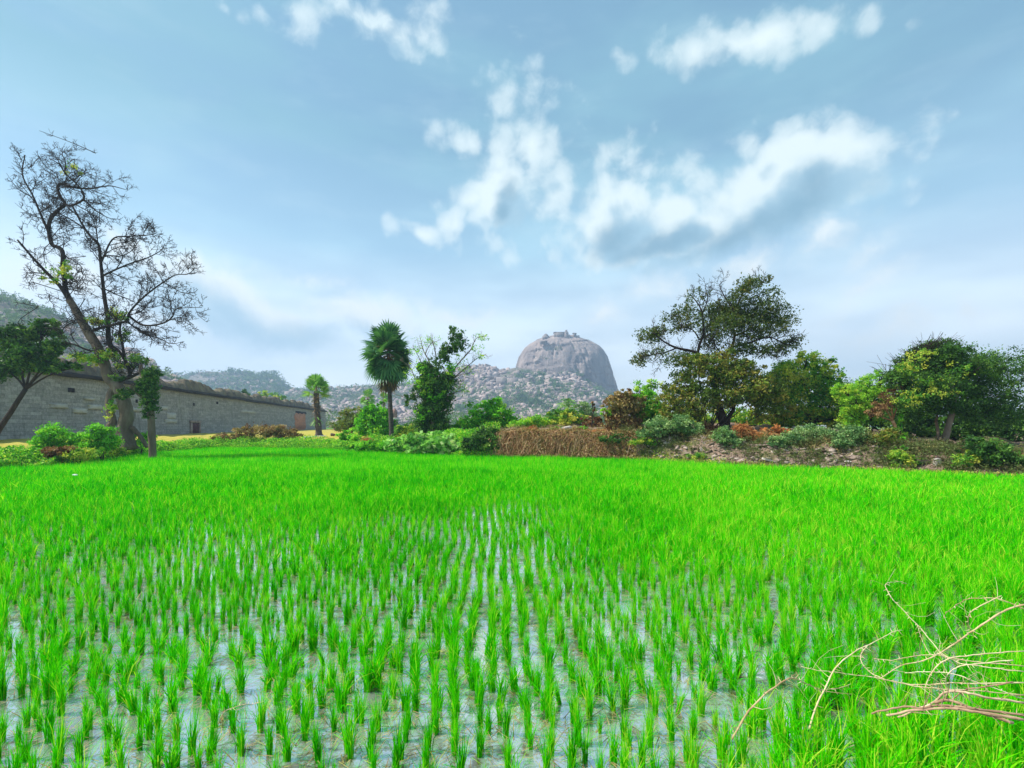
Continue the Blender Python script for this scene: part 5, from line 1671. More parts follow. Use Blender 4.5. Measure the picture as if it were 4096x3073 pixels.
def dark_trees():
    d = 29.0
    O = np.array([(3775 - CX) / F * d, d, gz(3775, d) - 0.1])
    root = thing('dark_tree', O, 'massive dark green tree at the right edge with shaggy top and slanting trunk', 'tree')
    tr, fo, tw, hi = Geo(), Geo(), Geo(), Geo()
    c = curve([O, P(3790, 1720, d), P(3808, 1650, d), P(3815, 1590, d), P(3790, 1500, d)], 18)
    tube(tr, c, np.linspace(12, 7, 18) / F * d, 8, 0.9, 0.2)
    c = curve([P(3742, 1790, d + 1), P(3752, 1730, d + 1), P(3745, 1680, d + 1), P(3760, 1600, d + 1)], 14)
    tube(tr, c, np.linspace(7, 4, 14) / F * d, 6, 0.7, 0.2)
    for e in ((3690, 1420), (3760, 1390), (3850, 1430), (3630, 1480), (3920, 1470), (4000, 1520), (3600, 1560), (3880, 1560)):
        c = curve([P(3815, 1590, d), P((3815 + e[0]) / 2, (1590 + e[1]) / 2 - 15, d + 0.6), P(e[0], e[1], d + rng.uniform(-1, 1))], 10)
        tube(tr, c, np.linspace(6, 2, 10) / F * d, 6, 0.4)
        twigs(tw, c, np.full(10, 0.03), 1, 0.35, 1.2, 0.8, 0.2, 0.009, 0.9, 0.4)
    for (a, b, rx, ry, n) in ((3700, 1410, 70, 36, 1500), (3750, 1390, 60, 30, 1200), (3820, 1410, 60, 34, 1200), (3650, 1460, 70, 36, 1500), (3740, 1470, 100, 50, 2400), (3850, 1470, 90, 50, 2000),
                              (3600, 1510, 56, 36, 1100), (3930, 1460, 80, 60, 1800), (3720, 1540, 110, 50, 2500), (3840, 1550, 110, 54, 2500), (3960, 1560, 100, 70, 2200), (3660, 1600, 80, 44, 1700),
                              (3780, 1620, 100, 40, 2000), (3900, 1640, 100, 50, 2000), (4030, 1480, 90, 80, 1700), (3620, 1660, 60, 40, 1100), (4040, 1640, 100, 80, 1800)):
        blob(fo, P(a, b, d + rng.uniform(-0.8, 1.2)), (rx / F * d, 0.5 * (rx + ry) / F * d, ry / F * d), n, 0.16, 0.3, 0.24, 24, width=0.4)
    for (a, b, n) in ((3690, 1375, 40), (3740, 1365, 45), (3610, 1440, 30), (3800, 1380, 30), (3560, 1480, 30), (3660, 1400, 30)):
        p0 = P(a, b + 30, d)
        for _ in range(n):                       # spiky shoots at the top
            e = p0 + rng.normal(size=3) * np.array([0.55, 0.5, 0.25]) + np.array([0.1, 0, 0.55])
            tube(tw, curve([p0 + rng.normal(size=3) * 0.3, (p0 + e) / 2, e], 4), np.linspace(0.016, 0.007, 4), 3, cap=False)
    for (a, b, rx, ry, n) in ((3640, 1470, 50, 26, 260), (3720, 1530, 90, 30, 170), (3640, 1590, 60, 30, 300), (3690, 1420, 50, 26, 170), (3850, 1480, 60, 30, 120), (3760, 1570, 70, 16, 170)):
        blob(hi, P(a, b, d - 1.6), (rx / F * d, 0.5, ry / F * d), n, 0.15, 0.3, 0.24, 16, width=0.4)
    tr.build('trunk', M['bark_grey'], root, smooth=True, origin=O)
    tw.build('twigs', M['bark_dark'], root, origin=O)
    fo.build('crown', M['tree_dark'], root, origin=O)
    hi.build('paler_leaves', M['tree_mid'], root, origin=O)  # paler clumps placed before the dark crown


dark_trees()
leafy('thicket', 'shadowy undergrowth behind the slanting trunk at the right edge', 'thicket', (3850, 1790), [(3700, 1700, 90, 60), (3800, 1690, 110, 70), (3930, 1700, 120, 80), (4050, 1720, 100, 90), (3620, 1720, 70, 50)], 33.5, 11000, 0.2, 'tree_dark')
leafy('leafy_tree', 'dark tree filling the gap behind the yellow-green tree', 'tree', (3420, 1740), [(3420, 1580, 60, 40), (3520, 1600, 80, 60), (3480, 1680, 100, 50), (3600, 1660, 90, 60)], 38, 6500, 0.22, 'tree_dark', stem_r=0.12, part='crown', stemname='trunk')

leafy('thicket', 'long belt of green undergrowth behind the trunks from the tallest tree to the dark trees', 'thicket', (3050, 1720),
      [(2760, 1690, 110, 40), (2920, 1680, 110, 44), (3080, 1690, 120, 44), (3250, 1690, 120, 50), (3420, 1700, 120, 50), (2650, 1670, 80, 40), (3000, 1705, 110, 24), (3180, 1710, 110, 24)], 40, 15000, 0.22, 'tree_mid', nstem=5)

# shrubs on the right bank
SB = 'bushes on the right bank'
leafy('bank_bush', 'grey-green bush on the bank left of the orange straw', 'shrub', (2905, 1790), [(2890, 1740, 34, 34), (2920, 1755, 40, 24), (2950, 1775, 30, 18)], None, 2600, 0.12, 'sage', SB, dj=0.4)
leafy('bank_bush', 'grey-green bush right of the orange straw', 'shrub', (3140, 1790), [(3120, 1765, 44, 22), (3170, 1755, 46, 26)], None, 2100, 0.12, 'sage', SB)
leafy('bank_bush', 'large sage bush below the mid green tree', 'shrub', (3270, 1785), [(3240, 1735, 60, 32), (3300, 1745, 56, 32), (3270, 1765, 70, 22)], None, 3600, 0.13, 'sage', SB)
leafy('bank_bush', 'tall sage bush left of the pale green sapling', 'shrub', (3400, 1795), [(3390, 1740, 54, 44), (3440, 1765, 54, 30), (3360, 1770, 44, 24)], None, 3600, 0.12, 'sage', SB)
leafy('bank_bush', 'dull green brown bush under the yellow-green tree', 'shrub', (3520, 1785), [(3510, 1760, 50, 24), (3550, 1740, 40, 26)], None, 1700, 0.12, 'ochre_shrub', SB)
leafy('sapling', 'slim pale green sapling on the bank before the dark trees', 'sapling', (3598, 1780), [(3598, 1690, 12, 22), (3590, 1715, 20, 18), (3596, 1748, 30, 18), (3600, 1762, 36, 14), (3605, 1665, 6, 16)], None, 1300, 0.12, 'vine_bright', shell=0.1)
leafy('bank_bush', 'dark green bush below the pale sapling at the field edge', 'shrub', (3610, 1872), [(3595, 1820, 34, 30), (3640, 1845, 44, 22), (3610, 1860, 46, 14)], None, 2600, 0.11, 'tree_mid', SB)
leafy('bank_bush', 'green bush right of the small stone pillar', 'shrub', (3840, 1882), [(3862, 1842, 46, 34), (3915, 1858, 50, 30), (3848, 1868, 36, 16)], None, 3000, 0.11, 'tree_mid', SB)
leafy('bank_bush', 'dark bush at the right edge under the massive tree', 'shrub', (3940, 1850), [(3900, 1790, 50, 40), (3960, 1810, 60, 50), (4020, 1840, 60, 50)], None, 3000, 0.14, 'tree_dark', SB)
leafy('bank_bush', 'small dark green weed on the stony slope below the dry mound', 'shrub', (2600, 1780), [(2560, 1765, 40, 16), (2620, 1770, 44, 16), (2680, 1762, 20, 12)], None, 1800, 0.11, 'tree_mid', SB)
leafy('bank_bush', 'olive bush draped over the right end of the brown bank', 'shrub', (2480, 1780), [(2470, 1755, 50, 22), (2530, 1765, 40, 20), (2420, 1755, 30, 14)], None, 1900, 0.12, 'vine_dark', SB)
leafy('bank_bush', 'low weed at the foot of the rubble slope', 'shrub', (2800, 1836), [(2790, 1825, 44, 10), (2850, 1828, 40, 9)], None, 1000, 0.10, 'tree_mid', SB)
leafy('bank_bush', 'dry brown bush on the bank behind the flat pale slabs', 'shrub', (2830, 1738), [(2830, 1715, 40, 22), (2800, 1730, 30, 16)], None, 1200, 0.14, 'dry_leaf', SB, stem_mat='twig_tan')
leafy('bank_bush', 'withered brown bush under the mid green tree', 'shrub', (3105, 1742), [(3095, 1722, 40, 14), (3130, 1728, 26, 12)], None, 700, 0.16, 'dry_orange', SB, stem_mat='twig_tan')


# ------------------------------------------------------------------ orange straw heaps
def straw(label, base, blobs, d, n, group='orange straw heaps'):
    bx = base[0]
    O = np.array([(bx - CX) / F * d, d, gz(bx, d)])
    root = thing('straw_heap', O, label, 'straw heap', group)
    g = Geo()
    for (a, b, rx, ry) in blobs:
        c = P(a, b, d)
        m = int(n)
        p = c + randdir(m) * (rng.random(m) ** 0.5)[:, None] * np.array([rx, 0.8 * rx, ry]) / F * d
        for q in p:
            dv = norm(np.array([rng.normal() * 1.0, rng.normal() * 0.7, rng.normal() * 0.45 - 0.15]))
            L = rng.uniform(0.3, 0.9)
            tube(g, curve([q - dv * L / 2, q + rng.normal(size=3) * 0.08 + np.array([0, 0, 0.06]), q + dv * L / 2], 4), 0.011, 3, rng.random(), cap=False)
    g.build('straw', M['dry_orange'], root, origin=O)
    st = Geo()
    for (a, b, rx, ry) in blobs:
        c = P(a, b + ry * 0.35, d)
        v = RV2[0] * np.array([rx * 0.8, rx * 0.6, ry * 0.6]) / F * d + c
        st.add(v, None, ICO2[1], 0.4)
    st.build('core', M['dry_orange'], root, origin=O)


straw('bright orange heap of dead vines on top of the brown bank', (2120, 1745), [(2110, 1735, 26, 13), (2128, 1726, 20, 12)], 36.8, 420)
straw('long orange spill of dry straw lying on the slope by the grey-green bush', (3020, 1780), [(2985, 1735, 36, 16), (3025, 1750, 46, 14), (3075, 1752, 40, 12), (2965, 1718, 24, 14)], 29.5, 380)
straw('low orange brown tangle on the bank beneath the dry creeper mound', (2430, 1760), [(2390, 1738, 40, 12), (2440, 1742, 50, 11), (2340, 1742, 34, 12), (2300, 1738, 34, 12)], 35.0, 330)
straw('small straw pile in the weeds at the foot of the bright vine bush', (1465, 1775), [(1468, 1768, 22, 12)], 42.5, 300)


# ------------------------------------------------------------------ hanging dry creeper on the bank
def creeper_curtain():
    g, lf = Geo(), Geo()
    O = np.array([(2230 - CX) / F * 35, 35.0, 0.0])
    root = thing('dry_creeper', O, 'curtain of dry brown creeper roots hanging down the earth bank', 'creeper')
    for k in range(1700):
        sx = rng.uniform(1992, 2560)
        den = 1 - 0.85 * sm((sx - 2330) / 200)
        if rng.random() > den:
            continue
        D = float(Db(sx))
        hb = float(bankh(sx))
        w = float(bankw(sx))
        t0, t1 = w * rng.uniform(0.35, 1.3), w * rng.uniform(-0.15, 0.7)
        if t1 > t0:
            t0, t1 = t1, t0
        n = 6
        tt = np.linspace(t0, t1, n) - rng.uniform(0.0, 0.28)
        dx = np.cumsum(rng.normal(size=n) * 0.17 + rng.normal() * 0.07)
        ys = D + tt
        xs = (sx - CX) / F * D + dx
        zs = ground_z(xs, D + np.linspace(t0, t1, n), False) + rng.uniform(0.02, 0.12) + rng.normal(size=n) * 0.07
        zs = np.maximum(zs, 0.12 + 0.3 * rng.random())
        ys = ys - 0.08
        tube(g, np.stack([xs, ys, zs], 1), np.linspace(0.022, 0.010, n) * rng.uniform(0.6, 1.4), 3, rng.random(), cap=False)
    m = 21000
    sx = 1985 + 560 * rng.random(m) ** 1.25
    D, w = Db(sx), bankw(sx)
    f = rng.uniform(-0.1, 1.15, m)
    x = (sx - CX) / F * D
    y = D + w * f
    z = ground_z(x, y, False) + rng.uniform(0, 0.18, m)
    keep = z > 0.2
    pos = np.stack([x, y - rng.uniform(0.05, 0.35, m), z + 0.25 * (fbm(np.stack([x * 0.9, 0 * x, 0 * x], -1), 3) - 0.4)], 1)[keep]
    leaves(lf, pos, 0.15, 0.4, 0.1, 0.9)
    for k in range(60):                      # matted tops along the crest
        sx = rng.uniform(1995, 2560)
        D = float(Db(sx)) + float(bankw(sx)) * rng.uniform(0.55, 1.1)
        r = rng.uniform(0.18, 0.5)
        c = np.array([(sx - CX) / F * D, D - 0.1, gz(sx, D) + rng.uniform(-0.1, 0.25) * r])
        blob(lf, c, (1.7 * r, r, 0.8 * r), 110, 0.15, 0.2, 0.3, per=8, width=0.35, droop=0.6)
        for _ in range(10):
            q = c + rng.normal(size=3) * np.array([r, 0.5 * r, 0.4 * r])
            e = q + np.array([rng.normal() * 0.5, -0.25, -rng.uniform(0.1, 0.9)])
            tube(g, curve([q, (q + e) / 2 + rng.normal(size=3) * 0.12 + np.array([0, -0.1, 0.1]), e], 5), 0.014, 3, rng.random(), cap=False)
    g.build('roots', M['twig_tan'], root, origin=O)
    lf.build('withered_leaves', M['dry_mix'], root, origin=O)


creeper_curtain()


# ------------------------------------------------------------------ rubble and single stones
def rubble():
    n = 1500
    sx = rng.uniform(2380, 3600, n)
    f = rng.random(n)
    D, w = Db(sx), bankw(sx)
    x0 = (sx - CX) / F
    y = D + 0.05 + f * w * 0.95
    x = x0 * y
    z = ground_z(x, y) - 0.01
    size = 0.05 + 0.26 * rng.random(n) ** 3.5
    g = Geo()
    scatter_rocks(g, np.stack([x, y, z], 1), size, (0.3, 0.6))
    tag(g.build('rubble', M['rubble']), kind='stuff')


rubble()


def single_rock(name, label, cat, sx, sy, d, s, mat='pale_stone', flat=0.5, var=0, rot=0.0, group=None):
    d = d or hit(sx, sy + 3) - 0.1
    c = P(sx, sy, d)
    v = RV2[var % len(RV2)] * np.array([s[0], s[1], s[2]]) / 2
    ca, sa = math.cos(rot), math.sin(rot)
    v = np.stack([v[:, 0] * ca - v[:, 2] * sa, v[:, 1], v[:, 0] * sa + v[:, 2] * ca], 1)
    o = Geo().add(v + c, None, ICO2[1], rng.random()).build(name, M[mat], origin=tuple(c))
    return tag(o, label, cat, group)


def slab(name, label, cat, sx, sy, d, s, mat='pale_stone', tilt=0.0, rot=0.0):
    d = d or hit(sx, sy + 4) - 0.1
    c = P(sx, sy, d)
    bm = bmesh.new()
    bmesh.ops.create_cube(bm, size=1.0)
    for v in bm.verts:
        v.co = Vector((v.co.x * s[0], v.co.y * s[1], v.co.z * s[2]))
    bmesh.ops.bevel(bm, geom=bm.edges[:], offset=min(s) * 0.12, segments=2, affect='EDGES')
    bmesh.ops.subdivide_edges(bm, edges=bm.edges[:], cuts=1)
    for v in bm.verts:
        nz_ = float(fbm(np.array(v.co[:]) * 4 + sx, 3)) - 0.5
        v.co += v.co.normalized() * nz_ * min(s) * 0.25
    me = bpy.data.meshes.new(name)
    bm.to_mesh(me)
    bm.free()
    me.materials.append(M[mat])
    o = bpy.data.objects.new(name, me)
    COL.objects.link(o)
    o.location = c
    o.rotation_euler = (0.05, -tilt, rot)
    return tag(o, label, cat)


slab('stone_slab', 'squared pale stone block lying tilted on top of the brown bank', 'stone', 2264, 1716, 37.4, (0.85, 0.5, 0.32), tilt=0.22, rot=0.1)
slab('stone_slab', 'larger flat pale slab on the dry slope', 'stone', 2820, 1748, None, (0.55, 0.4, 0.10), tilt=-0.08)
slab('stone_slab', 'smaller flat pale slab on the dry slope, upper left of the larger slab', 'stone', 2768, 1733, None, (0.36, 0.3, 0.10), tilt=0.1)
slab('stone_block', 'grey squared stone block at the left field edge', 'stone', 382, 1826, None, (0.48, 0.3, 0.26), 'rubble', 0.03)
slab('stone_pillar', 'short upright pale stone post by the field at the right', 'stone post', 3749, 1851, None, (0.26, 0.22, 0.42), 'pale_stone', 0.04)
slab('stone_slab', 'low grey slab in the grass left of the stone post', 'stone', 3690, 1846, None, (0.55, 0.3, 0.18), 'rubble', -0.1)
slab('stone_slab', 'sloping reddish slab propped against the stone post', 'stone', 3752, 1832, None, (0.5, 0.35, 0.10), 'old_brick', -0.35)
slab('stone_slab', 'pale slab sliding down at the foot of the rubble slope', 'stone', 3076, 1842, None, (0.65, 0.4, 0.12), 'pale_stone', -0.3)
single_rock('boulder', 'smooth white boulder at the edge of the rice below the sage bushes', 'rock', 3394, 1848, None, (0.42, 0.34, 0.2))
single_rock('boulder', 'small grey rock above the smooth white boulder', 'rock', 3380, 1828, None, (0.22, 0.2, 0.16), 'rubble', var=2)
single_rock('boulder', 'long pale rock at the field edge below the short palm', 'rock', 1292, 1789, 47.2, (1.1, 0.6, 0.32), 'pale_stone', var=3)
single_rock('boulder', 'brownish rock half sunk at the foot of the bank near the rubble', 'rock', 3015, 1832, None, (0.4, 0.3, 0.24), 'rubble', var=1)


def pole(name, label, cat, a, b, r, mat):
    c = curve([np.array(a), (np.array(a) + np.array(b)) / 2 + np.array([0, 0, 0.03]), np.array(b)], 8)
    g = Geo()
    tube(g, c, np.linspace(r, r * 0.85, 8), 8, 0.5, 0.08)
    o = g.build(name, M[mat], smooth=True, origin=tuple(c[0]))
    return tag(o, label, cat)


pole('white_pole', 'thin white pole lying in the weeds beyond the field below the short palm', 'pole', P(1216, 1750, 50), P(1304, 1744, 52.5), 0.055, 'white_paint')
pole('wood_beam', 'dark weathered beam lying on the left end of the brown bank', 'beam', P(2032, 1730, 36.6), P(2086, 1724, 37.2), 0.10, 'weathered_wood')
pole('log', 'short dark log lying in the grass right of the white pole', 'log', P(1324, 1739, 56), P(1338, 1741, 56), 0.18, 'weathered_wood')
pole('dead_branch', 'grey dead branch leaning in the undergrowth before the dark trees', 'branch', P(3520, 1740, 26.2), P(3566, 1772, 25.6), 0.05, 'bark_grey')
pole('stump', 'small dark stump standing at the far side of the yellow meadow', 'stump', P(1338, 1722, 96), P(1338, 1708, 96), 0.22, 'old_brick')


def scrap():
    g = Geo()
    c = P(301, 1900, 20.5)
    v = ICO2[0] * np.array([0.10, 0.05, 0.035])
    v = v * (1 + 0.9 * (fbm(ICO2[0] * 2.4, 3) - 0.5))[:, None]
    g.add(v + c, None, ICO2[1], 0.8)
    tag(g.build('white_scrap', M['white_paint'], origin=tuple(c)), 'tiny white scrap caught on the rice at the left', 'scrap')


scrap()


# ------------------------------------------------------------------ weeds on the banks (uncountable)
def edge_weeds():
    g = Geo()
    n = 80000
    sx = rng.uniform(-200, 2000, n)
    t = -0.25 + 5.0 * rng.random(n) ** 1.6
    D = Db(sx) + t
    x = (sx - CX) / F * D
    z = ground_z(x, D)
    h = 0.10 + 1.3 * (fbm(np.stack([x * 0.6, D * 0.6, 0 * x], -1), 3) - 0.25)
    pos = np.stack([x, D, np.maximum(z, 0.05) + np.clip(h, 0.05, 0.75) * rng.random(n)], 1)
    leaves(g, pos, 0.15, 0.5, 0.6, 0.0)
    tag(g.build('weeds', M['vine_bright']), kind='stuff')
    g = Geo()
    n = 70000
    sx = rng.uniform(1900, 4300, n)
    D0, w = Db(sx), bankw(sx)
    t = np.where(rng.random(n) < 0.3, rng.uniform(-0.2, 0.3, n), w * rng.uniform(0.6, 1.0, n) + 5 * rng.random(n) ** 1.5)
    D = D0 + t
    x = (sx - CX) / F * D
    keep = fbm(np.stack([x * 0.7, D * 0.7, 0 * x], -1) + 5, 3) > 0.42
    x, D, t = x[keep], D[keep], t[keep]
    z = ground_z(x, D)
    pos = np.stack([x, D, np.maximum(z, 0.05) + 0.3 * rng.random(len(x)) ** 1.5], 1)
    leaves(g, pos, 0.13, 0.25, 0.2, -0.5)
    tag(g.build('dry_grass', M['dry_tan']), kind='stuff')
    g = Geo()
    n = 9000
    sx = rng.uniform(2500, 4300, n)
    D = Db(sx) + rng.uniform(-0.25, 0.45, n)
    x = (sx - CX) / F * D
    keep = fbm(np.stack([x * 0.8, D * 0.8, 0 * x], -1) + 15, 3) > 0.45
    x, D = x[keep], D[keep]
    pos = np.stack([x, D, np.maximum(ground_z(x, D), 0.05) + 0.28 * rng.random(len(x))], 1)
    leaves(g, pos, 0.12, 0.45, 0.5, 0.0)
    tag(g.build('edge_weeds', M['tree_mid']), kind='stuff')
    g = Geo()
    n = 900
    sx = rng.uniform(2480, 4250, n)
    D = Db(sx) + bankw(sx) * rng.uniform(0.1, 1.1, n) + 3.5 * rng.random(n) ** 2.5
    x = (sx - CX) / F * D
    keep = fbm(np.stack([x * 0.5, D * 0.5, 0 * x], -1) + 33, 3) > 0.40
    x, D = x[keep], D[keep]
    z = ground_z(x, D)
    for q in np.stack([x, D, z], 1):
        r = rng.uniform(0.18, 0.5)
        blob(g, q + np.array([0, 0, 0.5 * r]), (1.3 * r, r, 0.8 * r), 55, 0.11, 0.2, 0.3, per=9, width=0.35, droop=-0.3)
    tag(g.build('bank_weeds', M['bank_weed']), kind='stuff')
    # grass on the near bund
    g = Geo()
    n = 9000
    x = rng.uniform(-6, 6, n)
    y = near_edge(x) - 0.9 * rng.random(n) ** 1.2 + 0.05
    keep = fbm(np.stack([x * 1.6, y * 1.6, 0 * x], -1) + 25, 3) > 0.44
    x, y = x[keep], y[keep]
    z = -0.03 + 0.82 * sm((near_edge(x) - y + 0.05) / 1.5)
    n = len(x)
    L = rng.uniform(0.05, 0.16, n)
    dv = norm(np.stack([rng.normal(size=n) * 0.5, rng.normal(size=n) * 0.5, np.ones(n)], 1))
    sd_ = norm(np.cross(dv, randdir(n))) * 0.004
    b = np.stack([x, y, z - 0.01], 1)
    V = np.stack([b - sd_, b + sd_, b + dv * L[:, None]], 1).reshape(-1, 3)
    g.add(V, None, np.arange(n * 3).reshape(n, 3), np.repeat(rng.random(n), 3))
    tag(g.build('bund_grass', M['tree_yellow']), kind='stuff')


edge_weeds()


# ------------------------------------------------------------------ rice
def clump_blades(n, h, segs, w, spread, base_r):
    """arrays for one tuft: V (n*(2*segs+1),3) strips ending in a point"""
    az = rng.uniform(0, 2 * np.pi, n)
    lean = np.abs(rng.normal(0, spread, n))
    L = h * (0.42 + 0.68 * rng.random(n) ** 0.75)
    br = base_r * np.sqrt(rng.random(n))
    ba = rng.uniform(0, 2 * np.pi, n)
    b = np.stack([br * np.cos(ba), br * np.sin(ba), np.full(n, -0.02)], 1)
    out = np.stack([np.cos(az), np.sin(az), 0 * az], 1)
    lean[rng.random(n) < 0.08] += 0.5
    fa = az + np.pi / 2 + rng.normal(0, 0.8, n)
    side = np.stack([np.cos(fa), np.sin(fa), 0 * az], 1)
    rows = []
    for k in range(segs + 1):
        f = k / segs
        bend = lean * f * (0.75 + 0.6 * f)
        c = b + out * (np.sin(bend) * L * f)[:, None] + np.array([0, 0, 1.0]) * (np.cos(bend) * L * f)[:, None]
        ww = w * (0.7 + 0.5 * math.sin(math.pi * min(1, f * 1.25))) * (1 - f ** 3)
        if k < segs:
            rows += [c - side * ww / 2, c + side * ww / 2]
        else:
            rows += [c]
    V = np.stack(rows, 1)                    # n, 2*segs+1, 3
    m = 2 * segs + 1
    q = [(2 * k, 2 * k + 1, 2 * k + 3, 2 * k + 2) for k in range(segs - 1)]
    t = [(2 * segs - 2, 2 * segs - 1, 2 * segs)]
    base_i = (np.arange(n) * m)[:, None, None]
    Q = (np.array(q, int).reshape(1, -1, 4) + base_i).reshape(-1, 4) if q else None
    T = (np.array(t, int).reshape(1, -1, 3) + base_i).reshape(-1, 3)
    tint = np.clip(rng.normal(0.48, 0.25, n), 0, 1)
    tint[rng.random(n) < 0.06] = 1.0
    return V.reshape(-1, 3), Q, T, np.repeat(tint, m)


def rice():
    sp = 0.188
    ang = math.radians(4)
    gx, gy = np.meshgrid(np.arange(-470, 471) * sp * 1.03, np.arange(0, 360) * sp * 0.93)
    gx, gy = gx.ravel(), gy.ravel()
    x = gx * math.cos(ang) - gy * math.sin(ang)
    y = gx * math.sin(ang) + gy * math.cos(ang)
    x = x + rng.normal(0, 0.026, len(x)) + 0.06 * np.sin(y * 0.9 + x * 0.3) + 0.03 * np.sin(y * 2.3 + x * 1.7)
    y = y + rng.normal(0, 0.055, len(x))
    sx = CX + F * x / np.maximum(y, 0.1)
    keep = (y > near_edge(x) + 0.15) & (y < Db(sx) - 0.1 - 0.9 * fbm(np.stack([x * 0.5, 0 * x, 0 * x], -1), 3) ** 2) & (sx > -900) & (sx < 5000)
    x, y, sx = x[keep], y[keep], sx[keep]
    # fullness: sparse and open near the middle and left, dense to the right and far off
    den = 0.72 + 0.32 * sm((sx - 2500) / 1000) + 0.35 * sm((y - 7) / 9) + 0.7 * (fbm(np.stack([x * 0.35, y * 0.35, 0 * x], -1), 3) - 0.5)
    drop = rng.random(len(x)) < np.clip(0.10 - 0.15 * (den - 0.8), 0, 0.12)
    x, y, sx, den = x[~drop], y[~drop], sx[~drop], den[~drop]
    hs = 0.30 * np.clip(den, 0.85, 1.12) * np.clip(rng.normal(1.0, 0.15, len(x)), 0.6, 1.35)
    inpic = (sx > 175) & (sx < 3915) & (y > 3.95)
    order = np.argsort(np.where(inpic, y, 1e9))[:300]
    single = np.zeros(len(x), bool)
    single[order] = True
    # the nearest tufts, one object each
    var = []
    for k in range(24):
        V, Q, T, C = clump_blades(int(rng.integers(38, 90)), 0.37, 4, 0.0082, rng.uniform(0.22, 0.42), rng.uniform(0.028, 0.045))
        var.append(Geo().add(V, Q, T, C).mesh('rice_tuft', M['rice']))
    for n_, i in enumerate(order):
        o = bpy.data.objects.new('rice_tuft', var[int(rng.integers(0, 24))])
        COL.objects.link(o)
        o.location = (x[i], y[i], 0)
        s = hs[i] / 0.30
        o.scale = (s * rng.uniform(0.72, 1.1), s * rng.uniform(0.72, 1.1), s)
        o.rotation_euler = (rng.normal() * 0.11, rng.normal() * 0.11, rng.uniform(0, 6.28))
        tag(o, 'bright green rice tuft standing in shallow water in the nearest rows', 'rice tuft', 'rice tufts in the nearest rows')
    # all the others as one mass
    g = Geo()
    rest = ~single
    for lo, hi, nb, segs, w, nv in ((0, 7.5, 66, 3, 0.009, 12), (7.5, 14, 36, 3, 0.0125, 12), (14, 24, 18, 2, 0.018, 12), (24, 80, 12, 1, 0.030, 12)):
        sel = np.where(rest & (y >= lo) & (y < hi))[0]
        if not len(sel):
            continue
        for k in range(nv):
            idx = sel[k::nv]
            V, Q, T, C = clump_blades(nb, 0.37, segs, w, 0.30 if lo < 14 else 0.32, 0.038 if lo < 14 else 0.045)
            m = len(idx)
            a = rng.uniform(0, 6.28, m)
            s = hs[idx] / 0.30
            ws = s * np.clip(0.98 * den[idx], 0.64, 1.3)
            ca, sa = (np.cos(a) * ws)[:, None], (np.sin(a) * ws)[:, None]
            X = V[None, :, 0] * ca - V[None, :, 1] * sa + x[idx][:, None]
            Y = V[None, :, 0] * sa + V[None, :, 1] * ca + y[idx][:, None]
            Z = V[None, :, 2] * s[:, None]
            nvv = len(V)
            VV = np.stack([X, Y, Z], -1).reshape(-1, 3)
            off = (np.arange(m) * nvv)[:, None, None]
            QQ = (Q[None] + off).reshape(-1, 4) if Q is not None else None
            TT = (T[None] + off).reshape(-1, 3)
            shift = np.repeat(rng.normal(0, 0.10, m) + 0.16 * sm((sx[idx] - 1700) / 1600) - 0.05, nvv)
            CC = np.clip(np.tile(C, m) + shift, 0, 1)
            g.add(VV, QQ, TT, CC)
    tag(g.build('rice_rows', M['rice']), kind='stuff')
    # dead stalks and straw floating round the tufts
    lt = Geo()
    sel = np.where(y < 16)[0]
    for i in sel:
        for _ in range(7 if y[i] < 9 else 3):
            a = rng.uniform(0, 6.28)
            L = rng.uniform(0.05, 0.20)
            c = np.array([x[i] + rng.normal() * 0.055, y[i] + rng.normal() * 0.055, rng.uniform(0.004, 0.03)])
            dv = np.array([math.cos(a), math.sin(a), rng.uniform(-0.05, 0.25)]) * L
            w = np.array([-math.sin(a), math.cos(a), 0.0]) * rng.uniform(0.002, 0.005)
            lt.add([c - w, c + w, c + dv + w * 0.5, c + dv - w * 0.5], [(0, 1, 2, 3)], None, rng.random())
    tag(lt.build('straw_litter', M['dry_tan']), kind='stuff')


rice()


# ------------------------------------------------------------------ thorny branches in the foreground
def zb(pts, d0, d1):
    n = len(pts)
    return [P(2900 + 0.461 * a, 2200 + 0.461 * b, d0 + (d1 - d0) * k / (n - 1)) for k, (a, b) in enumerate(pts)]


def thorn_branch(label, strands, mat='thorn_wood'):
    first = np.array(strands[0][0][0])
    g = Geo()
    for pts, r0, r1 in strands:
        c = curve(pts, len(pts) * 6)
        c = c + (fbm(c * 14, 2)[:, None] - 0.5) * 0.012
        rad = 0.58 * np.linspace(r0, r1, len(c)) * (1 + 0.18 * np.sin(np.arange(len(c)) * 1.9))
        tube(g, c, rad, 7, rng.random())
        twigs(g, c, rad, 0, 0.17, 0.26, 0.9, 0.0, 0.0013, 0.8, 0.1)
        t = norm(np.gradient(c, axis=0))
        for i in range(2, len(c) - 1, 2):
            if rng.random() < 0.75:
                s = randdir(1)[0]
                s = norm(s - t[i] * (s @ t[i]))
                L = rng.uniform(0.015, 0.042) * (0.7 + 40 * r0)
                b = c[i] + s * rad[i] * 0.7
                tube(g, np.array([b, b + s * L * 0.6 + t[i] * L * 0.1, b + s * L + t[i] * L * 0.3]), np.array([0.0032, 0.0018, 0.0004]), 4, rng.random(), cap=False)
    tag(g.build('thorny_branch', M[mat], smooth=True, origin=first), label, 'branch', 'thorny branches in the foreground')


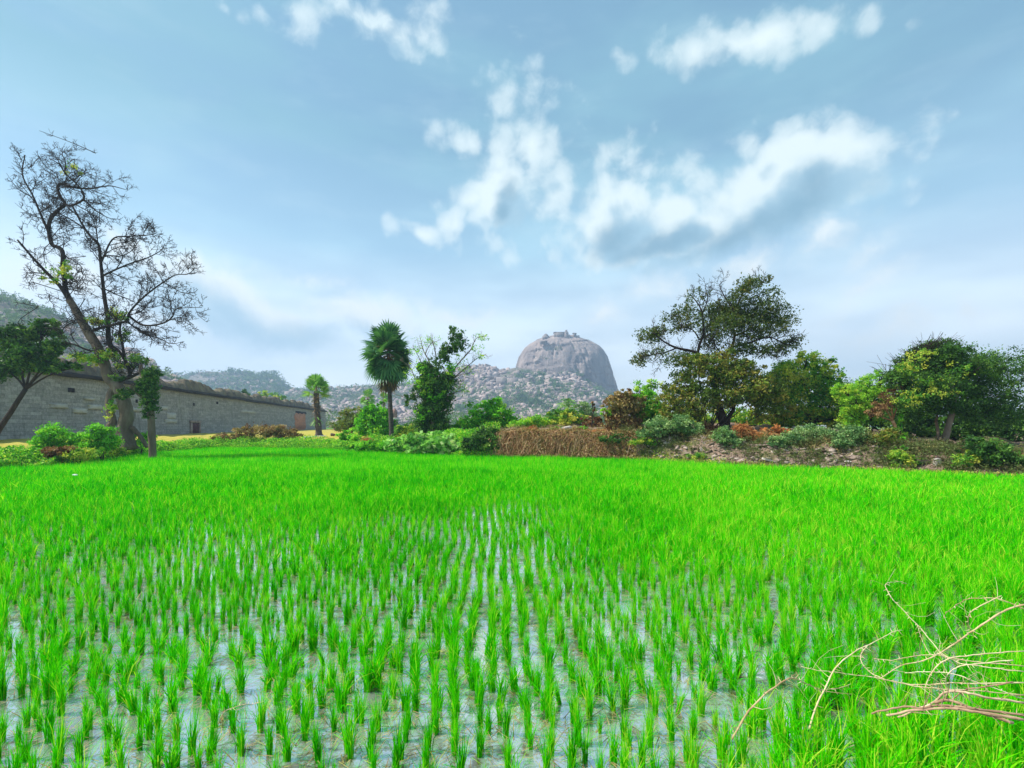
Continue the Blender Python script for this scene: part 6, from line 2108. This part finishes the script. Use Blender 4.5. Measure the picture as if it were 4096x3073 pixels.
B1 = zb([(60, 1640), (190, 1420), (230, 1370), (330, 1270), (430, 1190), (490, 1150), (570, 1110), (640, 1130), (700, 1165), (800, 1205), (860, 1215), (960, 1205), (1090, 1160)], 3.35, 3.75)
B2 = zb([(730, 1560), (770, 1420), (820, 1290), (870, 1200), (930, 1070), (1010, 970), (1130, 880), (1240, 825), (1370, 760), (1460, 710), (1540, 695)], 3.4, 3.8)
B7 = zb([(1240, 828), (1190, 890), (1175, 940), (1200, 1000), (1270, 1070), (1340, 1105), (1500, 1150), (1650, 1185), (1800, 1195), (1950, 1215), (2170, 1225), (2600, 1260)], 3.66, 3.2)
B3 = zb([(660, 1010), (750, 1035), (930, 1060), (1150, 1090), (1300, 1105), (1420, 1130), (1600, 1170), (1800, 1165), (2000, 1155), (2170, 1160), (2600, 1150)], 3.7, 3.3)
B4 = zb([(1345, 1115), (1430, 1060), (1550, 1000), (1700, 965), (1830, 920), (1930, 860), (2010, 800), (2100, 740), (2170, 690), (2400, 540), (2600, 470)], 3.55, 3.3)
B5 = zb([(1290, 940), (1420, 955), (1500, 945), (1700, 915), (1850, 915), (1960, 940), (2050, 955), (2170, 970), (2600, 1010)], 3.8, 3.4)
B6 = zb([(1575, 290), (1500, 275), (1420, 285), (1390, 310), (1410, 360), (1460, 430), (1540, 520), (1640, 620), (1720, 710), (1790, 800), (1870, 890), (1960, 942), (2040, 990), (2170, 1000), (2600, 1060)], 4.1, 3.4)
B15 = zb([(1660, 640), (1680, 690), (1700, 760), (1740, 840), (1780, 908)], 3.95, 3.75)
B8 = zb([(1730, 1420), (1735, 1320), (1740, 1200), (1770, 1110), (1830, 1020), (1920, 950), (2020, 930), (2170, 910), (2600, 880)], 3.4, 3.25)
B10 = zb([(1925, 1300), (1920, 1180), (1920, 1100), (1980, 1040), (2080, 1000), (2170, 990), (2500, 960)], 3.4, 3.2)
B9 = zb([(1560, 1065), (1750, 1055), (1900, 1065), (2050, 1100), (2170, 1140), (2600, 1300)], 3.6, 3.2)
B11 = zb([(1270, 1425), (1370, 1390), (1550, 1365), (1700, 1370), (1850, 1350), (2000, 1360), (2170, 1380), (2600, 1440)], 3.25, 3.0)
B12 = zb([(1500, 1450), (1600, 1410), (1750, 1350), (1830, 1300), (1900, 1240), (1980, 1220), (2080, 1235), (2170, 1260), (2600, 1330)], 3.3, 3.05)
B12b = zb([(1400, 1440), (1650, 1395), (1900, 1375), (2170, 1400), (2600, 1480)], 3.2, 2.95)
B12c = zb([(1960, 1310), (2030, 1250), (2100, 1215), (2170, 1200), (2500, 1150)], 3.25, 3.1)
B12d = zb([(1820, 1320), (1950, 1310), (2170, 1390), (2500, 1500)], 3.2, 3.0)
B13 = zb([(1890, 600), (1920, 550), (1990, 490), (2070, 440), (2170, 425), (2400, 430), (2600, 520)], 4.0, 3.5)
B14 = zb([(2170, 760), (2130, 700), (2110, 620), (2120, 560), (2170, 510), (2400, 400)], 3.7, 3.5)
thorn_branch('thick pale thorny branch bowing up from the lower edge, leftmost of the tangle', [(B1, 0.0125, 0.004)])
thorn_branch('long thorny branch rising diagonally, with a loop sweeping back to the right', [(B2, 0.0115, 0.003), (B7, 0.005, 0.006)])
thorn_branch('long straight thorny branch pointing left across the rice, forked with a rising limb', [(B3, 0.0035, 0.008), (B4, 0.0045, 0.011)])
thorn_branch('thin thorny branch reaching highest, with a hooked tip', [(B6, 0.0035, 0.007), (B5, 0.004, 0.007), (B15, 0.003, 0.0035)])
thorn_branch('steeply arching thorny stem near the right edge, upright in its lower half', [(B8, 0.0055, 0.0065), (B10, 0.005, 0.006)])
thorn_branch('slim nearly level thorny twig low in the tangle', [(B9, 0.004, 0.006)])
thorn_branch('arched thorny twigs at the right edge, above the rest of the tangle', [(B13, 0.0035, 0.006), (B14, 0.0045, 0.006)])
thorn_branch('bundle of thick brown thorny stems in the bottom right corner', [(B11, 0.009, 0.014), (B12, 0.010, 0.013), (B12b, 0.012, 0.016), (B12c, 0.006, 0.008), (B12d, 0.016, 0.018)], 'thorn_brown')
thorn_branch('short thin pale twig over the rice at the bottom left', [([P(870, 2900, 3.5), P(895, 2850, 3.55), P(930, 2834, 3.6), P(975, 2822, 3.65), P(1010, 2818, 3.7), P(1040, 2808, 3.75)], 0.006, 0.003)])

# ------------------------------------------------------------------ haze
def haze():
    bm = bmesh.new()
    bmesh.ops.create_cube(bm, size=1.0)
    for v in bm.verts:
        v.co = Vector((v.co.x * 14000, 780 + v.co.y * 2040, -1.5 + (v.co.z + 0.5) * 230))
    me = bpy.data.meshes.new('haze')
    bm.to_mesh(me)
    bm.free()
    m, g = new_mat('haze_air')
    pv = g.n('ShaderNodeVolumePrincipled')
    pv.inputs['Color'].default_value = (0.50, 0.71, 1.0, 1)
    pv.inputs['Density'].default_value = 0.00054
    pv.inputs['Anisotropy'].default_value = 0.2
    o_ = g.n('ShaderNodeOutputMaterial')
    g.link(pv.outputs[0], o_.inputs['Volume'])
    me.materials.append(m)
    o = bpy.data.objects.new('haze', me)
    COL.objects.link(o)
    tag(o, kind='stuff')


haze()
